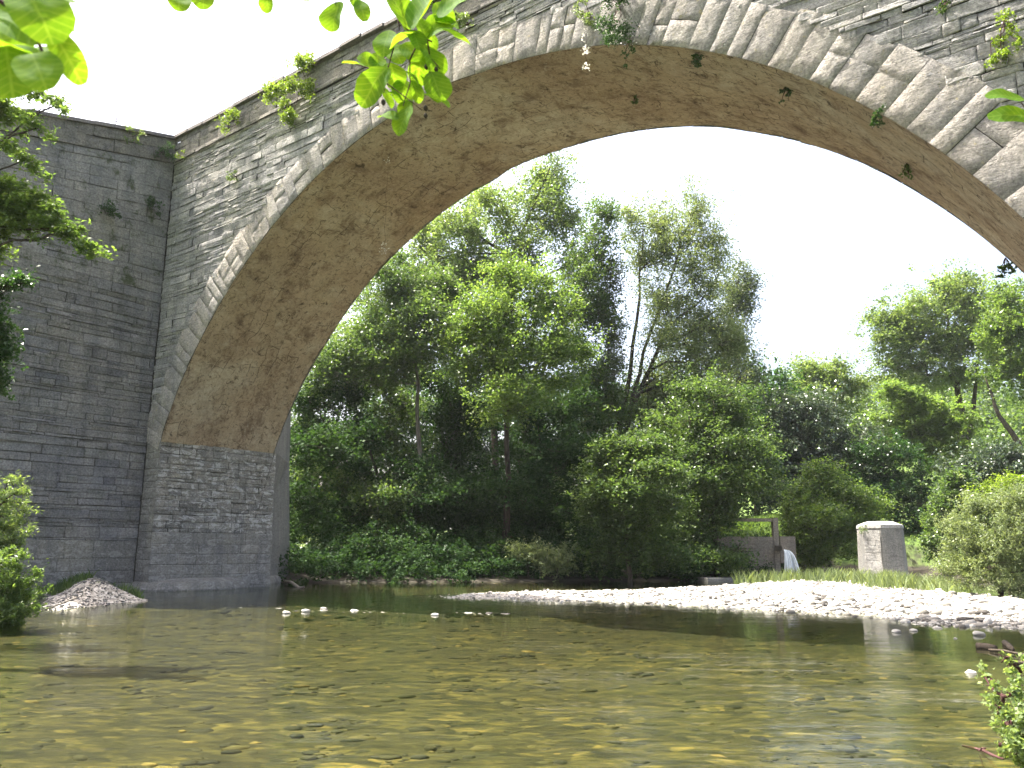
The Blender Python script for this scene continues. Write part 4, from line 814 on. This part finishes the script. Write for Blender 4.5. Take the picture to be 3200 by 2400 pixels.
a_, b_ = np.array([pb[0]+oct_[0][0]*hw, pb[1]+oct_[0][1]*hw]), np.array([pb[0]+oct_[1][0]*hw, pb[1]+oct_[1][1]*hw]); e_ = (b_-a_); Ln = np.linalg.norm(e_); e_ /= Ln; o_ = np.array([-e_[1], e_[0]])*-1
if o_[1] > 0: o_ = -o_
def pf(u, v, d): q = a_+e_*u+o_*(d+.05); return (q[0], q[1], v)
V, Fc = masonry(0.02, Ln-.04, pz+.1, top-.1, pf, rows=(.25, .45), lens=(.5, .9), relief=.005, edged=.004); mesh_np('stone_facing', V, Fc, M['conc_pale'], pil)  # paler concrete paints the sunlit side of the shaft lighter
tuft('pillar_plant', 'dry pale plant growing over the left shoulder of the stone pillar', (pb[0]-hw*.9, pb[1]-.2, top), .42, 500, 'lf_pale', .3, group='plants on the stone pillar')
tuft('pillar_plant', 'pale plant rising behind the right shoulder of the stone pillar', (pb[0]+hw*.8, pb[1]+.9, top+.1), .55, 600, 'lf_pale', .1, group='plants on the stone pillar')
sd = 43.3; slu = empty('sluice_frame', tuple(at(2430, 1790, sd)), 'grey concrete sluice wall with a post and beam frame beside the small waterfall', 'sluice')
def pbox(mb, x0, y0, x1, y1, d0, th_):
    a = at(x0, y1, d0); b = at(x1, y1, d0); c = at(x0, y0, d0); mb.hexa([(a[0], d0, a[2]), (b[0], d0, a[2]), (b[0], d0+th_, a[2]), (a[0], d0+th_, a[2]), (a[0], d0, c[2]), (b[0], d0, c[2]), (b[0], d0+th_, c[2]), (a[0], d0+th_, c[2])])
mb = MB(); pbox(mb, 2240, 1676, 2424, 1800, sd, .5); pbox(mb, 2442, 1676, 2490, 1760, sd+.6, .4); mb.build('wall', M['conc_tan'], slu)
mb = MB(); pbox(mb, 2425, 1618, 2441, 1800, sd-.05, .35); mb.build('post', M['conc_tan'], slu)
mb = MB(); pbox(mb, 2300, 1619, 2424, 1629, sd, .3); mb.build('beam', M['conc_tan'], slu)
mb = MB(); pbox(mb, 2445, 1705, 2462, 1722, sd-1.2, 1.6); mb.build('spout', M['conc_tan'], slu)
def foam_mat():  # water shattered into droplets reads as near white
    t = NT('falling_water'); n1 = t.noise(t.obj((6, 6, .8)), 3, 5, .7); t.fin(t.ramp(n1, [(.3, (.35, .40, .46)), (.6, (.8, .84, .88))]), .25, t.bump(n1, .6, .03), .5); return t.m
M['foam'] = foam_mat()
fd = 41.6; mb = MB()
for k in range(46):
    g_ = random.random(); r0 = random.uniform(.006, .022); e = random.gauss(0, 2.5); dd = random.uniform(-.2, .05); pts = []
    for i in range(8):
        f_ = i/7; x_ = 2450+3*g_+f_**.62*(4+44*g_)+e*f_; y_ = 1717+1.5*g_+f_**(1.25+.5*g_)*72; pts.append(at(x_, y_, fd-1.+dd*f_))
    mb.tube(pts, [r0*(.8+.9*i/7) for i in range(8)], 5)
fall = mb.build('waterfall', M['foam'], smooth=True); tag(fall, 'small white arc of water pouring from the sluice spout', 'waterfall')
mb = MB(); pp = at(2212, 1800, 39); qq = at(2500, 1797, 40.5)
mb.hexa([(pp[0], pp[1], -.5), (qq[0], qq[1], -.5), (qq[0]+.3, qq[1]+1.3, -.5), (pp[0]-.3, pp[1]+1.1, -.5), (pp[0], pp[1], .16), (qq[0], qq[1], .18), (qq[0]+.3, qq[1]+1.3, .2), (pp[0]-.3, pp[1]+1.1, .18)])
tag(mb.build('weir_sill', M['conc']), 'low flat concrete sill lying in the water left of the small waterfall', 'weir')

# ------------------------------------------------------------------ stones
def pebble_proto():
    ph = (1+5**.5)/2; v = np.array([(-1, ph, 0), (1, ph, 0), (-1, -ph, 0), (1, -ph, 0), (0, -1, ph), (0, 1, ph), (0, -1, -ph), (0, 1, -ph), (ph, 0, -1), (ph, 0, 1), (-ph, 0, -1), (-ph, 0, 1)])/1.9
    f = np.array([(0, 11, 5), (0, 5, 1), (0, 1, 7), (0, 7, 10), (0, 10, 11), (1, 5, 9), (5, 11, 4), (11, 10, 2), (10, 7, 6), (7, 1, 8), (3, 9, 4), (3, 4, 2), (3, 2, 6), (3, 6, 8), (3, 8, 9), (4, 9, 5), (2, 4, 11), (6, 2, 10), (8, 6, 7), (9, 8, 1)]); return v, f
PV, PF = pebble_proto()
def pebbles(P, size, flat=(.35, .7), st=(1, 1)):
    n = len(P); sc = np.stack([RNG.uniform(.7, 1.3, n), RNG.uniform(.6, 1.1, n), RNG.uniform(*flat, n)], 1)*size[:, None]*.5
    a = RNG.uniform(0, 6.28, n); c, s = np.cos(a), np.sin(a); v = PV[None]*(1+RNG.normal(size=(n, 12, 1))*.1)*sc[:, None, :]
    x = v[..., 0]*c[:, None]-v[..., 1]*s[:, None]; y = v[..., 0]*s[:, None]+v[..., 1]*c[:, None]
    V = np.stack([x*st[0], y*st[1], v[..., 2]], -1)+P[:, None, :]; Fp = PF[None]+(np.arange(n)*12)[:, None, None]; return V.reshape(-1, 3), Fp.reshape(-1, 3)
def peb_mat(name, stops, rough=.8, nz=.6):
    t = NT(name); c = t.ramp(t.n('ShaderNodeNewGeometry').outputs['Random Per Island'], stops); n1 = t.noise(t.obj(), 25, 5, .7)
    return t.fin(t.mix(nz, c, t.ramp(n1, [(.3, (.6, .6, .6)), (.7, (1.2, 1.2, 1.2))]), 'MULTIPLY'), rough, t.bump(n1, .5, .01), .3)
M['peb'] = peb_mat('pale_river_stones', [(0, (.05, .045, .04)), (.18, (.14, .13, .11)), (.35, (.27, .255, .225)), (.7, (.38, .365, .33)), (1, (.52, .50, .46))])
M['bedst'] = peb_mat('algae_covered_stones', [(0, (.010, .010, .008)), (.35, (.024, .022, .013)), (.7, (.045, .039, .018)), (.92, (.085, .07, .028)), (1, (.19, .135, .045))])
M['peb_shaded'] = peb_mat('shade_grey_gravel', [(0, (.05, .048, .046)), (1, (.17, .165, .16))])  # wall shadow over the mound put into a darker pebble colour
def scatter(n, x0, x1, y0, y1, lo, hi):
    x = RNG.uniform(x0, x1, n); y = RNG.uniform(y0, y1, n); h = height(x, y); k = (h > lo) & (h < hi); return x[k], y[k], h[k]
x, y, h = scatter(95000, -6, 24, 14, 42, -.03, .5); k = (y > 14) & (np.abs(x) < y*.75) & (sdf(x, y, BAR) > -1.5); x, y, h = x[k], y[k], h[k]
sz = np.minimum(RNG.lognormal(math.log(.06), .6, len(x)), .32)*np.clip(.7+(x-1)*.05, .55, 1.2); V, Fp = pebbles(np.stack([x, y, h+sz*.08], 1), sz)
tag(mesh_np('gravel_stones', V, Fp, M['peb']), 'sun bleached pebbles covering the gravel bar', 'gravel', kind='stuff')
x, y, h = scatter(9000, -14, -7.5, 17, 25, -.02, 1.2); sz = RNG.lognormal(math.log(.045), .4, len(x)); V, Fp = pebbles(np.stack([x, y, h+sz*.08], 1), sz)
tag(mesh_np('gravel_heap', V, Fp, M['peb_shaded']), 'gravel greyed to look shaded on the low mound before the shaded wall', 'gravel', kind='stuff')
x, y, h = scatter(30000, -14, 14, 4.5, 26, -.9, -.03); k = np.abs(x) < y*.72+1; x, y, h = x[k], y[k], h[k]; sz = np.minimum(RNG.lognormal(math.log(.08), .5, len(x)), .26); V, Fp = pebbles(np.stack([x, y, h-.01], 1), sz, (.16, .36), (1.15, .9))
tag(mesh_np('riverbed_stones', V, Fp, M['bedst']), 'yellow brown algae covered stones on the river bed under clear water', 'riverbed', kind='stuff')
x, y, h = scatter(1500, -9, 0, 18.5, 22.5, -.12, .3); k = (fbm(x, y, 1.1, 55) > .55) & (RNG.random(len(x)) < .8); x, y = x[k], y[k]; sz = RNG.lognormal(math.log(.065), .45, len(x)); V, Fp = pebbles(np.stack([x, y, -.01+0*x], 1), sz, (.25, .45), (1.5, 1))
tag(mesh_np('riffle_stones', V, Fp, M['peb']), 'line of small pale stones breaking the water before the pier', 'gravel', kind='stuff')
from mathutils import noise
def rock(px_, py_, wpx, label, mat='peb', group='single stones standing out of the water'):
    g_ = ground(px_, py_); sz_ = wpx*g_[1]/FPX; me = bpy.data.meshes.new('river_rock'); v, f = PV*1.0, PF
    import bmesh
    bm = bmesh.new(); bmesh.ops.create_icosphere(bm, subdivisions=3, radius=.5)
    for q in bm.verts:
        n1 = noise.noise(q.co*2.2+Vector((px_, py_, 0))); q.co *= 1+.35*n1; q.co.z *= .5; q.co.y *= .75; q.co *= sz_
    bm.to_mesh(me); bm.free(); me.polygons.foreach_set('use_smooth', np.ones(len(me.polygons), dtype=bool)); o = link('river_rock', me, M[mat]); o.location = (g_[0], g_[1], sz_*.06); tag(o, label, 'rock', group)
for r in ((1359, 1923, 22, 'lone pale rock in the water at the shadow edge, left of centre'), (3035, 2103, 30, 'pale round rock in the water left of the corner shrub'), (2855, 1972, 24, 'pale rock half sunk just off the gravel bar, lower right'),
          (2800, 1976, 28, 'flat white stone off the gravel bar, left of the half sunk rock'), (3060, 1985, 36, 'white stones off the gravel bar nearest the right edge'), (955, 1912, 26, 'flat white stone at the shadow edge near the pier'), (895, 1917, 24, 'flat stone left of the shadow edge stones, below the pier corner'),
          (1010, 1903, 18, 'small grey stone right of the flat white one near the pier'), (2310, 1878, 20, 'small white stone in the shallows at the left of the gravel bar'), (2290, 1902, 18, 'small stone in the shallows nearest the dark pool'), (2985, 1996, 12, 'tiny dark stone off the gravel bar by the floating wood')): rock(*r)
# floating wood and sticks
def stick(name, pts, r, label, mat='bark', cat='driftwood'):
    mb = MB()
    for (pp_, rr_) in zip(pts, r): mb.tube(bend(pp_[0], pp_[1], 4, .02), [rr_]*4+[rr_*.6], 6)
    tag(mb.build(name, M[mat], smooth=True), label, cat)
gp = lambda x_, y_, z_=.03: ground(x_, y_, z_)
stick('drift_log', [(gp(3053, 2018), gp(3115, 2024))], [.055], 'short dark log floating left of the floating branch', 'bark')
stick('drift_branch', [(gp(3090, 2030), gp(3260, 2052))], [.016], 'thin dark floating branch at the right edge over the pool')
stick('drift_log', [(gp(3140, 2008), gp(3165, 2030))], [.05], 'stubby dark piece of wood floating above the floating branch', 'bark')
stick('drift_log', [(gp(3150, 2068), gp(3270, 2072))], [.03], 'dark stick lying in the water just above the corner shrub', 'bark')
stick('sunken_branch', [(gp(3010, 2330, -.05), gp(3135, 2372, .06)), (gp(3060, 2345, .02), gp(3082, 2337, .1))], [.012, .006], 'thin dark branch lying in the shallow water by the corner shrub', 'twig')
stick('dead_stem', [(gp(60, 1935, .02), np.array(gp(60, 1935, .02))+np.array([1.1, .2, .45]))], [.014], 'thin dead stem leaning over the water by the lower left bush', 'bark_pale')
stick('driftwood_pole', [(gp(893, 1818, .1), gp(950, 1835, .05))], [.06], 'short pale pole lying on the bank right of the pier foot', 'bark_pale')

# ------------------------------------------------------------------ grasses
def grass(name, label, n, x0, x1, y0, y1, lo, hi, hgt, mat, mask=None, cat='grass'):
    x, y, h = scatter(n, x0, x1, y0, y1, lo, hi)
    if mask is not None: k = mask(x, y); x, y, h = x[k], y[k], h[k]
    n = len(x); a = RNG.uniform(0, 6.28, n); L = hgt*RNG.uniform(.4, 1.2, n); w_ = L*.03+.004; ln = RNG.normal(size=(n, 2))*.35*L[:, None]
    p = np.stack([x, y, h-.02], 1); s = np.stack([np.cos(a)*w_, np.sin(a)*w_, 0*a], 1); m1 = p+np.concatenate([ln*.35, (L*.55)[:, None]], 1); t_ = p+np.concatenate([ln, L[:, None]], 1)
    V = np.stack([p-s, p+s, m1+s*.8, t_, m1-s*.8], 1).reshape(-1, 3); Fq = np.arange(5*n).reshape(n, 5)
    tag(mesh_np(name, V, Fq, M[mat]), label, cat, kind='stuff')
def segmask(pts, wd):
    P_ = [ground(*p)[:2] for p in pts]
    def f(x, y):
        d = np.full(x.shape, 1e9)
        for a, b in zip(P_[:-1], P_[1:]):
            e = b-a; t = np.clip(((x-a[0])*e[0]+(y-a[1])*e[1])/(e@e), 0, 1); d = np.minimum(d, np.hypot(x-a[0]-e[0]*t, y-a[1]-e[1]*t))
        return d < wd*(.5+fbm(x, y, .9, 77))
    return f
grass('bar_grass', 'tall green and dry grasses along the back of the gravel bar before the stone pillar', 40000, 2, 24, 20, 44, -.05, .6, .6, 'lf_willow', segmask([(2390, 1822), (2600, 1826), (2780, 1835), (2900, 1855)], 1.5))
grass('mound_grass', 'green grass around the gravel mound and the foot of the shaded wall', 30000, -16, -9, 17, 27, .02, 1.6, .28, 'lf_mid', lambda x, y: (fbm(x, y, .7, 31) > .47) & ((x < -12.2) | (y > 22.6)))
grass('lawn', 'sunlit meadow grass on the bank behind the sluice wall', 60000, 8, 26, 42, 62, 1.2, 9, .35, 'lf_bright')
cs = []
for x in np.arange(640, 2460, 38):
    for k in range(3):
        p = ground(x+random.uniform(-25, 25), 1815); yb = np.interp(p[0], [q[0] for q in FARB], [q[1] for q in FARB]); sc_ = (yb-.7+k*1.5+random.uniform(0, 1))/p[1]; q = (p[0]*sc_, p[1]*sc_)
        if 1640 < x < 1780 and k == 0: continue
        r_ = random.uniform(.45, .8)+.25*k; cs.append(((q[0], q[1], hz(*q)+r_*.6), (r_, r_, r_*random.uniform(.7, 1.2)), 1))
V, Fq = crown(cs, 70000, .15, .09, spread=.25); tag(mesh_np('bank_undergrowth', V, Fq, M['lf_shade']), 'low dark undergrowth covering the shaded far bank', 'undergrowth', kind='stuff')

# ------------------------------------------------------------------ air
mb = MB(); mb.hexa([(-160, -12, -3), (160, -12, -3), (160, 170, -3), (-160, 170, -3), (-160, -12, 60), (160, -12, 60), (160, 170, 60), (-160, 170, 60)])
t = NT('summer_haze'); t.t.nodes.remove(t.b); vol = t.n('ShaderNodeVolumePrincipled'); vol.inputs['Color'].default_value = (.93, .96, 1, 1); vol.inputs['Density'].default_value = .00016; vol.inputs['Anisotropy'].default_value = .35
t.l(vol.outputs[0], t.out.inputs['Volume']); tag(mb.build('haze', t.m), kind='stuff')
